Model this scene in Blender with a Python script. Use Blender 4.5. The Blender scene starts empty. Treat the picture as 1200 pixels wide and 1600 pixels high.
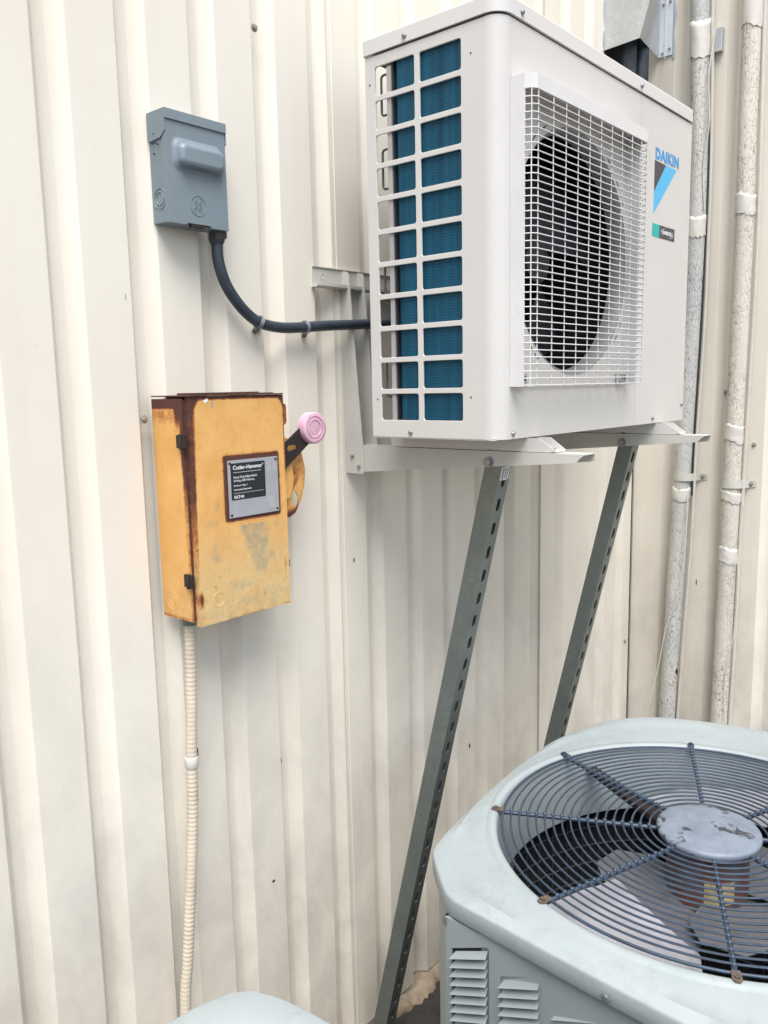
import bpy, bmesh, math, random
from mathutils import Vector, Matrix, Euler
random.seed(7)
S = bpy.context.scene
COL = S.collection

# ------------------------------------------------------------------ camera
cd = bpy.data.cameras.new('camera'); cam = bpy.data.objects.new('camera', cd); COL.objects.link(cam)
cam.location = (-1.2357, -1.2489, 1.5843)
cam.rotation_euler = (1.42097588, 0.02039143, -0.86241863)
cd.sensor_fit = 'VERTICAL'; cd.sensor_height = 36; cd.lens = 29.224
cd.clip_start = 0.02; cd.clip_end = 300
S.camera = cam
# ------------------------------------------------------------------ light (bright overcast)
SUN_EL, SUN_AZ = math.radians(62), math.radians(222)     # azimuth measured clockwise from +Y
w = bpy.data.worlds.new('World'); S.world = w; w.use_nodes = True
wn = w.node_tree.nodes; wl = w.node_tree.links
bg = wn['Background']; sky = wn.new('ShaderNodeTexSky'); sky.sky_type = 'NISHITA'
sky.sun_disc = False; sky.sun_elevation = SUN_EL; sky.sun_rotation = SUN_AZ
sky.air_density = 1.0; sky.dust_density = 1.5; sky.ozone_density = 1.0
hs = wn.new('ShaderNodeHueSaturation'); hs.inputs['Saturation'].default_value = 0.55
wl.new(sky.outputs[0], hs.inputs['Color']); wl.new(hs.outputs[0], bg.inputs[0]); bg.inputs[1].default_value = 0.07
sd = bpy.data.lights.new('sun', 'SUN'); so = bpy.data.objects.new('sun', sd); COL.objects.link(so)
sd.energy = 1.5; sd.angle = math.radians(42); sd.color = (1.0, 0.97, 0.935)
sv = Vector((math.sin(SUN_AZ)*math.cos(SUN_EL), math.cos(SUN_AZ)*math.cos(SUN_EL), math.sin(SUN_EL)))
so.rotation_euler = sv.to_track_quat('Z', 'Y').to_euler()
S.view_settings.view_transform = 'Standard'; S.view_settings.look = 'None'
S.view_settings.gamma = 1.0; S.view_settings.use_curve_mapping = False
S.view_settings.exposure = 1.72

# ------------------------------------------------------------------ materials
def nodes(name):
    m = bpy.data.materials.new(name); m.use_nodes = True
    return m, m.node_tree.nodes, m.node_tree.links, m.node_tree.nodes['Principled BSDF']
def N(nt, kind, **kw):
    n = nt.new(kind)
    for k, v in kw.items():
        if k.startswith('i_'): n.inputs[k[2:].replace('_', ' ')].default_value = v
        else: setattr(n, k, v)
    return n
def ramp(nt, lk, src, p0, p1, c0=(0,0,0,1), c1=(1,1,1,1)):
    r = nt.new('ShaderNodeValToRGB'); lk.new(src, r.inputs[0])
    r.color_ramp.elements[0].position = p0; r.color_ramp.elements[1].position = p1
    r.color_ramp.elements[0].color = c0; r.color_ramp.elements[1].color = c1
    return r.outputs[0]
def mix(nt, lk, fac, a, b, mode='MIX'):
    m = nt.new('ShaderNodeMix'); m.data_type = 'RGBA'; m.blend_type = mode
    if isinstance(fac, float): m.inputs[0].default_value = fac
    else: lk.new(fac, m.inputs[0])
    for v, i in ((a, 6), (b, 7)):
        if isinstance(v, tuple): m.inputs[i].default_value = v
        else: lk.new(v, m.inputs[i])
    return m.outputs[2]
def math_(nt, lk, op, a, b, clamp=False):
    m = nt.new('ShaderNodeMath'); m.operation = op; m.use_clamp = clamp
    for v, i in ((a, 0), (b, 1)):
        if isinstance(v, (int, float)): m.inputs[i].default_value = v
        else: lk.new(v, m.inputs[i])
    return m.outputs[0]
def c4(c): return (c[0], c[1], c[2], 1.0)
def coords(nt, lk, scale=(1,1,1), world=False):
    if world: src = nt.new('ShaderNodeNewGeometry').outputs['Position']
    else: src = nt.new('ShaderNodeTexCoord').outputs['Object']
    mp = nt.new('ShaderNodeMapping'); mp.inputs['Scale'].default_value = scale
    lk.new(src, mp.inputs['Vector']); return mp.outputs[0]
def noise(nt, lk, vec, sc, det=4, rough=.55, dist=0):
    n = nt.new('ShaderNodeTexNoise'); n.inputs['Scale'].default_value = sc
    n.inputs['Detail'].default_value = det; n.inputs['Roughness'].default_value = rough
    n.inputs['Distortion'].default_value = dist; lk.new(vec, n.inputs['Vector']); return n.outputs[0]
def bump(nt, lk, b, h, strength=.2, dist=.002):
    n = nt.new('ShaderNodeBump'); n.inputs['Strength'].default_value = strength
    n.inputs['Distance'].default_value = dist; lk.new(h, n.inputs['Height']); lk.new(n.outputs[0], b.inputs['Normal'])
def simple(name, col, rough=.5, metal=0., var=.12, vscale=12., fine=220., bstr=.06, dirt=None, dirtamt=.25, spec=.5):
    m, nt, lk, b = nodes(name)
    v = coords(nt, lk, world=True)
    n1 = noise(nt, lk, v, vscale, 6)
    a = tuple(max(0, x*(1-var)) for x in col); c = tuple(min(1, x*(1+var*.6)) for x in col)
    base = ramp(nt, lk, n1, .3, .7, c4(a), c4(c))
    if dirt:
        n2 = noise(nt, lk, coords(nt, lk, (1,1,.45), True), vscale*2.3, 8, .7)
        f = ramp(nt, lk, n2, .56, .8)
        f = math_(nt, lk, 'MULTIPLY', f, dirtamt)
        base = mix(nt, lk, f, base, c4(dirt))
    lk.new(base, b.inputs['Base Color'])
    rr = noise(nt, lk, v, vscale*4, 4)
    lk.new(math_(nt, lk, 'ADD', math_(nt, lk, 'MULTIPLY', rr, .2), rough-.1), b.inputs['Roughness'])
    b.inputs['Metallic'].default_value = metal
    b.inputs['Specular IOR Level'].default_value = spec
    bump(nt, lk, b, noise(nt, lk, v, fine, 3), bstr, .001)
    return m

M = {}
def wall_mat():
    m, nt, lk, b = nodes('painted_wall_metal')
    v = coords(nt, lk, world=True)
    big = noise(nt, lk, v, 1.7, 5, .6)
    base = ramp(nt, lk, big, .3, .7, (.718, .668, .572, 1), (.77, .73, .65, 1))
    # vertical wash streaks
    st = noise(nt, lk, coords(nt, lk, (22, 22, .9), True), 1.0, 6, .6)
    base = mix(nt, lk, math_(nt, lk, 'MULTIPLY', ramp(nt, lk, st, .52, .8), .20), base, (.58, .52, .43, 1))
    # grey grime plus shade painted into the colour, stronger towards the ground, broken up
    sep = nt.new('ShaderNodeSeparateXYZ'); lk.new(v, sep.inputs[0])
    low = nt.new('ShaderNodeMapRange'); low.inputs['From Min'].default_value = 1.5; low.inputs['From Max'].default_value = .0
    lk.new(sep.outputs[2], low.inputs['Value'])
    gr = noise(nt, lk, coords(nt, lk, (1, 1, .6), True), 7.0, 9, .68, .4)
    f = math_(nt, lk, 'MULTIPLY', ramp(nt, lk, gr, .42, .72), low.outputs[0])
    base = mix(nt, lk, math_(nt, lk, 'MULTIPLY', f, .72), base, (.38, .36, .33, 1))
    # scuffs
    sc = noise(nt, lk, coords(nt, lk, (1, 1, 1.6), True), 26.0, 10, .8, 1.2)
    base = mix(nt, lk, math_(nt, lk, 'MULTIPLY', ramp(nt, lk, sc, .64, .74), .45), base, (.38, .35, .31, 1))
    vs_ = nt.new('ShaderNodeTexVoronoi'); vs_.inputs['Scale'].default_value = 34; lk.new(v, vs_.inputs['Vector'])
    spk = math_(nt, lk, 'LESS_THAN', vs_.outputs['Distance'], math_(nt, lk, 'MULTIPLY', ramp(nt, lk, noise(nt, lk, v, 5, 3), .5, .8), .10))
    base = mix(nt, lk, math_(nt, lk, 'MULTIPLY', spk, .6), base, (.25, .19, .13, 1))
    lk.new(base, b.inputs['Base Color'])
    rr = noise(nt, lk, v, 9, 5)
    lk.new(math_(nt, lk, 'ADD', math_(nt, lk, 'MULTIPLY', rr, .25), .35), b.inputs['Roughness'])
    h = math_(nt, lk, 'ADD', noise(nt, lk, coords(nt, lk, (1, 1, .35), True), 9, 4), math_(nt, lk, 'MULTIPLY', noise(nt, lk, v, 400, 2), .03))
    bump(nt, lk, b, h, .16, .004)
    return m
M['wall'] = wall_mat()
M['ac'] = simple('ac_cabinet_paint', (.585, .57, .545), .42, var=.04, vscale=3.5, fine=600, bstr=.03, dirt=(.42,.39,.33), dirtamt=.28)
M['lidw'] = simple('ac_lid_paint', (.62, .605, .585), .4, var=.03, vscale=6, fine=600, bstr=.03, dirt=(.45,.42,.37), dirtamt=.12)
M['guard'] = simple('white_guard_paint', (.66, .65, .645), .42, var=.05, vscale=14, bstr=.02, dirt=(.42,.39,.34), dirtamt=.3)
M['inner'] = simple('inner_panel_grey', (.36, .355, .345), .5, var=.1, vscale=9, dirt=(.2,.19,.17), dirtamt=.35)
M['ringgrey'] = simple('shroud_grey', (.24, .24, .235), .55, var=.12, vscale=9)
M['dark'] = simple('dark_interior', (.018, .020, .024), .6, var=.3)
M['fan'] = simple('fan_plastic', (.012, .015, .022), .5, var=.2)
M['bracket'] = simple('bracket_cream_paint', (.53, .52, .475), .45, var=.06, vscale=10, dirt=(.28,.24,.19), dirtamt=.35)
M['steel'] = simple('zinc_steel', (.36, .375, .39), .42, .8, var=.25, vscale=60, fine=500, bstr=.1)
M['copper'] = simple('dull_tube_metal', (.12, .105, .09), .45, .7, var=.2)
M['grey'] = simple('grey_box_paint', (.19, .238, .27), .42, var=.05, vscale=14, fine=500, bstr=.04, dirt=(.33,.37,.40), dirtamt=.2)
M['rust'] = simple('dark_rust', (.085, .035, .022), .85, var=.5, vscale=90, fine=700, bstr=.5, dirt=(.22,.08,.03), dirtamt=.6)
M['rustblack'] = simple('blackened_iron', (.022, .014, .013), .6, var=.4, vscale=60, bstr=.3, dirt=(.10,.04,.02), dirtamt=.3)
M['pink'] = simple('faded_pink_plastic', (.66, .40, .50), .6, var=.2, vscale=34, fine=300, bstr=.2, dirt=(.70,.64,.62), dirtamt=1.0)
M['plate'] = simple('nameplate_aluminium', (.42, .43, .47), .38, .35, var=.08, vscale=40, dirt=(.3,.3,.33), dirtamt=.4)
M['black'] = simple('black_print', (.012, .016, .02), .45, var=.1)
M['white'] = simple('white_print', (.78, .79, .80), .5, var=.04)
M['blue'] = simple('light_blue_print', (.07, .43, .74), .45, var=.03)
M['deepblue'] = simple('blue_print', (.045, .27, .56), .45, var=.03)
M['charcoal'] = simple('charcoal_print', (.045, .045, .05), .45, var=.05)
M['teal'] = simple('teal_print', (.0, .40, .38), .45, var=.03)
M['cond'] = simple('pale_green_grey_paint', (.37, .412, .41), .48, var=.05, vscale=7, fine=380, bstr=.07, dirt=(.28,.32,.30), dirtamt=.45)
M['condpanel'] = simple('louver_panel_paint', (.262, .298, .308), .45, var=.05, vscale=7, fine=380, bstr=.06, dirt=(.22,.25,.24), dirtamt=.35)
M['wire'] = simple('blue_grey_wire_coating', (.040, .062, .095), .42, .15, var=.3, vscale=40, bstr=.2, dirt=(.16,.11,.08), dirtamt=.35)
M['wirerust'] = simple('rusty_foot', (.13, .10, .08), .8, .2, var=.4, vscale=120, bstr=.4, dirt=(.25,.12,.05), dirtamt=.6)
def weathered_lid(name, c0, c1, dark, light):
    m, nt, lk, b = nodes(name); v = coords(nt, lk, world=True)
    n1 = noise(nt, lk, v, 4, 6, .6); base = ramp(nt, lk, n1, .3, .7, c4(c0), c4(c1))
    n2 = noise(nt, lk, v, 13, 9, .72, .5)
    base = mix(nt, lk, math_(nt, lk, 'MULTIPLY', ramp(nt, lk, n2, .5, .72), .6), base, c4(dark))
    n3 = noise(nt, lk, coords(nt, lk, (1, 1, 1), True), 55, 8, .8)
    base = mix(nt, lk, math_(nt, lk, 'MULTIPLY', ramp(nt, lk, n3, .6, .72), .45), base, c4(light))
    vo = nt.new('ShaderNodeTexVoronoi'); vo.inputs['Scale'].default_value = 70; lk.new(v, vo.inputs['Vector'])
    sp = math_(nt, lk, 'LESS_THAN', vo.outputs['Distance'], math_(nt, lk, 'MULTIPLY', ramp(nt, lk, noise(nt, lk, v, 8, 4), .48, .75), .13))
    base = mix(nt, lk, math_(nt, lk, 'MULTIPLY', sp, .7), base, (.12, .11, .09, 1))
    lk.new(base, b.inputs['Base Color'])
    lk.new(math_(nt, lk, 'ADD', math_(nt, lk, 'MULTIPLY', n2, .35), .34), b.inputs['Roughness'])
    bump(nt, lk, b, math_(nt, lk, 'ADD', math_(nt, lk, 'MULTIPLY', n1, 1.0), math_(nt, lk, 'MULTIPLY', noise(nt, lk, v, 420, 3), .02)), .25, .006)
    return m
M['cond'] = weathered_lid('chalky_lid_paint', (.285, .325, .335), (.33, .368, .376), (.22, .255, .25), (.41, .43, .435))
M['blade'] = simple('fan_blade_metal', (.44, .44, .48), .36, .35, var=.10, vscale=16, dirt=(.35,.34,.36), dirtamt=.5)
M['bladeplate'] = simple('dull_blade_bracket', (.17, .175, .19), .45, .3, var=.14, vscale=22, dirt=(.16,.15,.15), dirtamt=.5)
M['coildark'] = simple('dark_coil', (.016, .018, .020), .55, var=.4, vscale=60, dirt=(.05,.045,.04), dirtamt=.6)
M['coilwire'] = simple('coil_guard_wire', (.055, .055, .055), .6, var=.3)
M['concrete'] = simple('crumbling_sealant', (.34, .27, .19), .9, var=.3, vscale=40, fine=160, bstr=.9, dirt=(.14,.10,.07), dirtamt=.7)
M['band'] = simple('pipe_tape', (.60, .575, .53), .55, var=.08, vscale=30, fine=120, bstr=.5, dirt=(.45,.41,.35), dirtamt=.3)
M['creamconduit'] = simple('cream_conduit_plastic', (.60, .525, .42), .5, var=.14, vscale=16, dirt=(.36,.28,.19), dirtamt=.55)
M['cable'] = simple('painted_cable', (.56, .53, .47), .5, var=.08, vscale=30)
M['blackcable'] = simple('black_cable', (.02, .025, .03), .5, var=.2)

def wetmetal(name, c0, c1, rough):
    m, nt, lk, b = nodes(name)
    v = coords(nt, lk, world=True)
    vo = nt.new('ShaderNodeTexVoronoi'); vo.inputs['Scale'].default_value = 130; lk.new(v, vo.inputs['Vector'])
    sp = ramp(nt, lk, vo.outputs['Color'], .1, .9, c4(c0), c4(c1))
    n = noise(nt, lk, v, 9, 6)
    base = mix(nt, lk, ramp(nt, lk, n, .35, .75), sp, c4(tuple(x*.88 for x in c0)))
    lk.new(base, b.inputs['Base Color']); b.inputs['Metallic'].default_value = .65
    lk.new(math_(nt, lk, 'ADD', math_(nt, lk, 'MULTIPLY', n, .3), rough-.15), b.inputs['Roughness'])
    bump(nt, lk, b, noise(nt, lk, v, 90, 4), .15, .001)
    return m
M['galv'] = wetmetal('galvanised_strut', (.175, .205, .20), (.22, .245, .235), .40)
M['flange'] = simple('bright_flange_metal', (.74, .78, .82), .3, .2, var=.06, vscale=20)
M['hood'] = wetmetal('galvanised_hood', (.56, .58, .60), (.68, .70, .72), .36)

def coil_mat():
    m, nt, lk, b = nodes('teal_coil_fins')
    v = coords(nt, lk, world=True)
    wv = nt.new('ShaderNodeTexWave'); wv.wave_type = 'BANDS'; wv.bands_direction = 'Z'
    wv.inputs['Scale'].default_value = 62; wv.inputs['Distortion'].default_value = .6; wv.inputs['Detail'].default_value = 2
    lk.new(v, wv.inputs['Vector'])
    n = noise(nt, lk, coords(nt, lk, (1, 30, .8), True), 2.6, 5)
    a = ramp(nt, lk, n, .3, .75, (.002, .042, .082, 1), (.006, .098, .168, 1))
    base = mix(nt, lk, math_(nt, lk, 'MULTIPLY', wv.outputs['Fac'], .35), a, (.002, .026, .045, 1))
    ln = noise(nt, lk, v, 70, 8, .8)
    base = mix(nt, lk, math_(nt, lk, 'MULTIPLY', ramp(nt, lk, ln, .62, .72), .35), base, (.10, .15, .17, 1))
    lk.new(base, b.inputs['Base Color']); b.inputs['Roughness'].default_value = .5; b.inputs['Specular IOR Level'].default_value = .25
    bump(nt, lk, b, wv.outputs['Fac'], .3, .0006)
    return m
M['coil'] = coil_mat()

def crack_mat(name, a, c, crack):
    m, nt, lk, b = nodes(name)
    v0 = coords(nt, lk, (1, 1, .36), True)
    nz = nt.new('ShaderNodeTexNoise'); nz.inputs['Scale'].default_value = 60; nz.inputs['Detail'].default_value = 4
    lk.new(v0, nz.inputs['Vector'])
    mx = nt.new('ShaderNodeMix'); mx.data_type = 'RGBA'; mx.blend_type = 'LINEAR_LIGHT'; mx.inputs[0].default_value = .009
    lk.new(v0, mx.inputs[6]); lk.new(nz.outputs[1], mx.inputs[7])
    vo = nt.new('ShaderNodeTexVoronoi'); vo.feature = 'DISTANCE_TO_EDGE'; vo.inputs['Scale'].default_value = 120
    lk.new(mx.outputs[2], vo.inputs['Vector'])
    patch = noise(nt, lk, coords(nt, lk, (1,1,.5), True), 9, 5)
    width = math_(nt, lk, 'MULTIPLY', ramp(nt, lk, patch, .32, .75), .055)
    cr = math_(nt, lk, 'LESS_THAN', vo.outputs['Distance'], width)
    tint = noise(nt, lk, coords(nt, lk, (1,1,.3), True), 5, 4)
    base = ramp(nt, lk, tint, .35, .65, c4(a), c4(c))
    vo2 = nt.new('ShaderNodeTexVoronoi'); vo2.inputs['Scale'].default_value = 9; vo2.inputs['Randomness'].default_value = 1
    lk.new(coords(nt, lk, (1,1,.7), True), vo2.inputs['Vector'])
    hole = math_(nt, lk, 'LESS_THAN', math_(nt, lk, 'ADD', vo2.outputs['Distance'], math_(nt, lk, 'MULTIPLY', nz.outputs[0], .12)), .125)
    base = mix(nt, lk, cr, base, c4(crack)); base = mix(nt, lk, hole, base, (.006, .007, .010, 1))
    lk.new(base, b.inputs['Base Color']); b.inputs['Roughness'].default_value = .7
    h = ramp(nt, lk, vo.outputs['Distance'], .0, .12)
    bump(nt, lk, b, math_(nt, lk, 'ADD', math_(nt, lk, 'MULTIPLY', h, .35), math_(nt, lk, 'MULTIPLY', noise(nt, lk, coords(nt, lk, (1,1,.6), True), 24, 5), 1.6)), .45, .003)
    return m
M['crackA'] = crack_mat('cracked_blue_cream_sheath', (.43, .445, .45), (.63, .59, .51), (.20, .195, .185))
M['crackB'] = crack_mat('cracked_cream_sheath', (.56, .535, .48), (.66, .62, .54), (.24, .215, .18))

def rust_box_mat():
    m, nt, lk, b = nodes('weathered_yellow_enamel')
    v = coords(nt, lk, world=True)
    at = {}
    for k in ('rust', 'fade', 'pale'):
        a = nt.new('ShaderNodeAttribute'); a.attribute_name = k; at[k] = a.outputs['Fac']
    n1 = noise(nt, lk, v, 22, 8, .65); n2 = noise(nt, lk, v, 300, 4, .7); n3 = noise(nt, lk, v, 60, 8, .7)
    yel = ramp(nt, lk, n1, .3, .7, (.64, .335, .095, 1), (.74, .43, .15, 1))
    # chalky faded zone towards bottom
    yel = mix(nt, lk, math_(nt, lk, 'MULTIPLY', at['pale'], math_(nt, lk, 'ADD', math_(nt, lk, 'MULTIPLY', n1, .9), .15)), yel, (.58, .47, .25, 1))
    fd = math_(nt, lk, 'ADD', at['fade'], math_(nt, lk, 'MULTIPLY', math_(nt, lk, 'SUBTRACT', n3, .5), 1.5))
    yel = mix(nt, lk, math_(nt, lk, 'MULTIPLY', ramp(nt, lk, fd, .38, .95), .75), yel, (.27, .27, .20, 1))
    n4 = noise(nt, lk, coords(nt, lk, (1, 1, .25), True), 48, 6, .6)
    yel = mix(nt, lk, math_(nt, lk, 'MULTIPLY', ramp(nt, lk, n4, .55, .78), .35), yel, (.40, .20, .06, 1))
    n5 = noise(nt, lk, v, 95, 9, .8)
    yel = mix(nt, lk, math_(nt, lk, 'MULTIPLY', math_(nt, lk, 'MULTIPLY', ramp(nt, lk, n5, .58, .66), at['pale']), .8), yel, (.12, .09, .05, 1))
    # small dark specks
    vo = nt.new('ShaderNodeTexVoronoi'); vo.inputs['Scale'].default_value = 260; lk.new(v, vo.inputs['Vector'])
    sp = math_(nt, lk, 'LESS_THAN', vo.outputs['Distance'], math_(nt, lk, 'MULTIPLY', ramp(nt, lk, n3, .45, .75), .26))
    yel = mix(nt, lk, math_(nt, lk, 'MULTIPLY', sp, .75), yel, (.22, .12, .05, 1))
    r = math_(nt, lk, 'ADD', at['rust'], math_(nt, lk, 'MULTIPLY', math_(nt, lk, 'SUBTRACT', math_(nt, lk, 'ADD', math_(nt, lk, 'MULTIPLY', n3, .55), math_(nt, lk, 'MULTIPLY', n2, .45)), .5), 1.25))
    col = mix(nt, lk, ramp(nt, lk, r, .25, .52), yel, (.42, .15, .035, 1))
    col = mix(nt, lk, ramp(nt, lk, r, .46, .74), col, (.085, .028, .018, 1))
    lk.new(col, b.inputs['Base Color'])
    lk.new(ramp(nt, lk, r, .3, .6, (.45,.45,.45,1), (.85,.85,.85,1)), b.inputs['Roughness'])
    h = math_(nt, lk, 'ADD', n2, math_(nt, lk, 'MULTIPLY', r, -.8))
    bump(nt, lk, b, h, .25, .0012)
    return m
M['yellow'] = rust_box_mat()

def ground_mat():
    m, nt, lk, b = nodes('dark_wet_gravel')
    v = coords(nt, lk, world=True)
    n = noise(nt, lk, v, 30, 8, .7); n2 = noise(nt, lk, v, 3, 4)
    c = ramp(nt, lk, n, .35, .75, (.012, .011, .011, 1), (.07, .06, .052, 1))
    c = mix(nt, lk, ramp(nt, lk, n2, .4, .7), c, (.05, .045, .04, 1))
    lk.new(c, b.inputs['Base Color']); b.inputs['Roughness'].default_value = .8
    bump(nt, lk, b, noise(nt, lk, v, 60, 6, .7), .8, .01)
    return m
M['ground'] = ground_mat()
def tube_black():
    m, nt, lk, b = nodes('black_rubber_conduit')
    v = coords(nt, lk, world=True); n = noise(nt, lk, v, 45, 5)
    lk.new(ramp(nt, lk, n, .3, .7, (.018, .027, .038, 1), (.036, .05, .066, 1)), b.inputs['Base Color'])
    lk.new(math_(nt, lk, 'ADD', math_(nt, lk, 'MULTIPLY', n, .3), .25), b.inputs['Roughness'])
    bump(nt, lk, b, noise(nt, lk, coords(nt, lk, (1,1,1), True), 160, 3), .2, .001)
    return m
M['conduit'] = tube_black()
def cap_mat():
    m, nt, lk, b = nodes('flaking_hub_cap')
    v = coords(nt, lk, world=True)
    n = noise(nt, lk, v, 26, 6, .6); n2 = noise(nt, lk, v, 34, 10, .75, .8)
    base = ramp(nt, lk, n, .3, .7, (.13, .16, .205, 1), (.205, .24, .29, 1))
    f = math_(nt, lk, 'MULTIPLY', ramp(nt, lk, n2, .505, .52), ramp(nt, lk, noise(nt, lk, v, 15, 2), .53, .56))
    base = mix(nt, lk, f, base, (.035, .04, .048, 1))
    lk.new(base, b.inputs['Base Color']); b.inputs['Roughness'].default_value = .5
    bump(nt, lk, b, f, -.4, .001)
    return m
M['hubcap'] = cap_mat()
def motor_mat():
    m, nt, lk, b = nodes('rusty_motor_shell')
    v = coords(nt, lk, world=True)
    n = noise(nt, lk, v, 20, 8, .7)
    base = ramp(nt, lk, n, .4, .55, (.16, .055, .028, 1), (.10, .12, .15, 1))
    lk.new(base, b.inputs['Base Color']); b.inputs['Roughness'].default_value = .6; b.inputs['Metallic'].default_value = .2
    return m
M['motor'] = motor_mat()
M['label'] = simple('aged_label', (.42, .34, .20), .6, var=.3, vscale=60, dirt=(.1,.07,.04), dirtamt=.8)

# ------------------------------------------------------------------ helpers
class MB:
    def __init__(s): s.v = []; s.f = []; s.sm = []
    def add(s, vs, fs, smooth=False):
        o = len(s.v); s.v += [tuple(x) for x in vs]; s.f += [tuple(i+o for i in f) for f in fs]; s.sm += [smooth]*len(fs)
    def box(s, a, b):
        x0,y0,z0 = (min(a[i],b[i]) for i in range(3)); x1,y1,z1 = (max(a[i],b[i]) for i in range(3))
        s.add([(x0,y0,z0),(x1,y0,z0),(x1,y1,z0),(x0,y1,z0),(x0,y0,z1),(x1,y0,z1),(x1,y1,z1),(x0,y1,z1)],
              [(0,3,2,1),(4,5,6,7),(0,1,5,4),(1,2,6,5),(2,3,7,6),(3,0,4,7)])
        return s
    def hexa(s, P):   # 8 points, bottom loop 4 (ccw from above) then top loop 4
        s.add(P, [(0,3,2,1),(4,5,6,7),(0,1,5,4),(1,2,6,5),(2,3,7,6),(3,0,4,7)]); return s
    def loops(s, L, cap0=True, cap1=True, smooth=False, closed=True):
        n = len(L[0]); vs = [p for l in L for p in l]; fs = []
        for i in range(len(L)-1):
            for j in range(n if closed else n-1):
                k = (j+1) % n; fs.append((i*n+j, i*n+k, (i+1)*n+k, (i+1)*n+j))
        nb = len(fs)
        if cap0: fs.append(tuple(reversed(range(n))))
        if cap1: fs.append(tuple(range((len(L)-1)*n, len(L)*n)))
        s.add(vs, fs, smooth); 
        for q in range(nb, len(fs)): s.sm[len(s.sm)-len(fs)+q] = False
        return s
    def tube(s, pts, r, n=12, smooth=True, caps=True):
        pts = [Vector(p) for p in pts]; rs = r if isinstance(r, (list, tuple)) else [r]*len(pts)
        L = []; up = None
        for i, p in enumerate(pts):
            t = (pts[min(i+1, len(pts)-1)]-pts[max(i-1, 0)]).normalized()
            if up is None:
                up = Vector((0,0,1)) if abs(t.z) < .9 else Vector((0,1,0))
            a = t.cross(up).normalized(); b2 = a.cross(t).normalized(); up = b2
            L.append([p + a*math.cos(2*math.pi*k/n)*rs[i] + b2*math.sin(2*math.pi*k/n)*rs[i] for k in range(n)])
        L = [[tuple(q) for q in l] for l in L]
        s.loops([list(reversed(l)) for l in L], caps, caps, smooth); return s
    def cyl(s, a, b, r, n=16, r2=None, smooth=True):
        s.tube([a, b], [r, r if r2 is None else r2], n, smooth); return s
    def ring(s, c, R, r, n=72, m=6, a0=0, a1=2*math.pi, axis='z', smooth=True):
        full = abs(a1-a0-2*math.pi) < 1e-6; L = []
        cnt = n if full else n+1
        for i in range(cnt):
            t = a0+(a1-a0)*i/n
            l = []
            for k in range(m):
                u = 2*math.pi*k/m; rr = R+r*math.cos(u); h = r*math.sin(u)
                p = (rr*math.cos(t), rr*math.sin(t), h)
                if axis == 'y': p = (p[0], p[2], p[1])
                if axis == 'x': p = (p[2], p[0], p[1])
                l.append((c[0]+p[0], c[1]+p[1], c[2]+p[2]))
            L.append(l)
        if full: L.append(L[0])
        s.loops(L, not full, not full, smooth); return s
    def build(s, name, mat, parent=None, off=(0,0,0), smooth=None, bevel=0, label=None, kind=None):
        me = bpy.data.meshes.new(name); O_ = Vector(off)
        if parent is not None:
            O_ = O_ + origin(parent)
        me.from_pydata([tuple(Vector(v)-O_) for v in s.v], [], s.f)
        if smooth is None: me.polygons.foreach_set('use_smooth', s.sm)
        elif smooth: me.polygons.foreach_set('use_smooth', [True]*len(s.f))
        if isinstance(mat, str): mat = M[mat]
        me.materials.append(mat)
        bm = bmesh.new(); bm.from_mesh(me)
        for e_ in bm.edges:
            if len(e_.link_faces) == 2 and (e_.link_faces[0].smooth != e_.link_faces[1].smooth or e_.calc_face_angle(0) > .9): e_.smooth = False
        bmesh.ops.recalc_face_normals(bm, faces=bm.faces)
        if bevel:
            ed = [e for e in bm.edges if len(e.link_faces) == 2 and e.calc_face_angle(0) > .6]
            bmesh.ops.bevel(bm, geom=ed, offset=bevel, segments=2, affect='EDGES', profile=.6)
        bm.to_mesh(me); bm.free()
        return link(name, me, parent, label, kind)
ORI = {}
def origin(o): return Vector(ORI.get(o.name, (0,0,0)))
def link(name, me, parent=None, label=None, kind=None):
    ob = bpy.data.objects.new(name, me); COL.objects.link(ob)
    if parent is not None:
        ob.parent = parent; ORI[ob.name] = tuple(origin(parent))
    if label: ob['label'] = label
    if kind: ob['kind'] = kind
    return ob
def thing(name, loc, label, cat, group=None):
    o = bpy.data.objects.new(name, None); COL.objects.link(o); o.location = loc
    o.empty_display_size = .05; ORI[o.name] = tuple(loc)
    o['label'] = label; o['category'] = cat
    if group: o['group'] = group
    return o
def tag(o, label, cat, group=None):
    o['label'] = label; o['category'] = cat
    if group: o['group'] = group
    return o
def place(name, me, mat_world, parent):   # copy of a part from shared mesh data, world transform given
    ob = bpy.data.objects.new(name, me); COL.objects.link(ob); ob.parent = parent
    m = mat_world.copy(); m.translation = m.translation - origin(parent); ob.matrix_local = m
    return ob
def curve_plate(polys, thick, M4, bev=0):
    """flat plate with holes: polys in local XY, thickness along local +Z (0..thick)"""
    cu = bpy.data.curves.new('tmp', 'CURVE'); cu.dimensions = '2D'; cu.fill_mode = 'BOTH'
    cu.extrude = thick/2-bev; cu.bevel_depth = bev; cu.bevel_resolution = 1; cu.offset = -bev
    for P in polys:
        sp = cu.splines.new('POLY'); sp.points.add(len(P)-1)
        for i, q in enumerate(P): sp.points[i].co = (q[0], q[1], 0, 1)
        sp.use_cyclic_u = True
    ob = bpy.data.objects.new('tmp', cu); COL.objects.link(ob)
    dg = bpy.context.evaluated_depsgraph_get(); me = bpy.data.meshes.new_from_object(ob.evaluated_get(dg))
    bpy.data.objects.remove(ob); bpy.data.curves.remove(cu)
    vs = [M4 @ (v.co+Vector((0,0,thick/2))) for v in me.vertices]; fs = [tuple(p.vertices) for p in me.polygons]
    bpy.data.meshes.remove(me); return vs, fs
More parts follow.
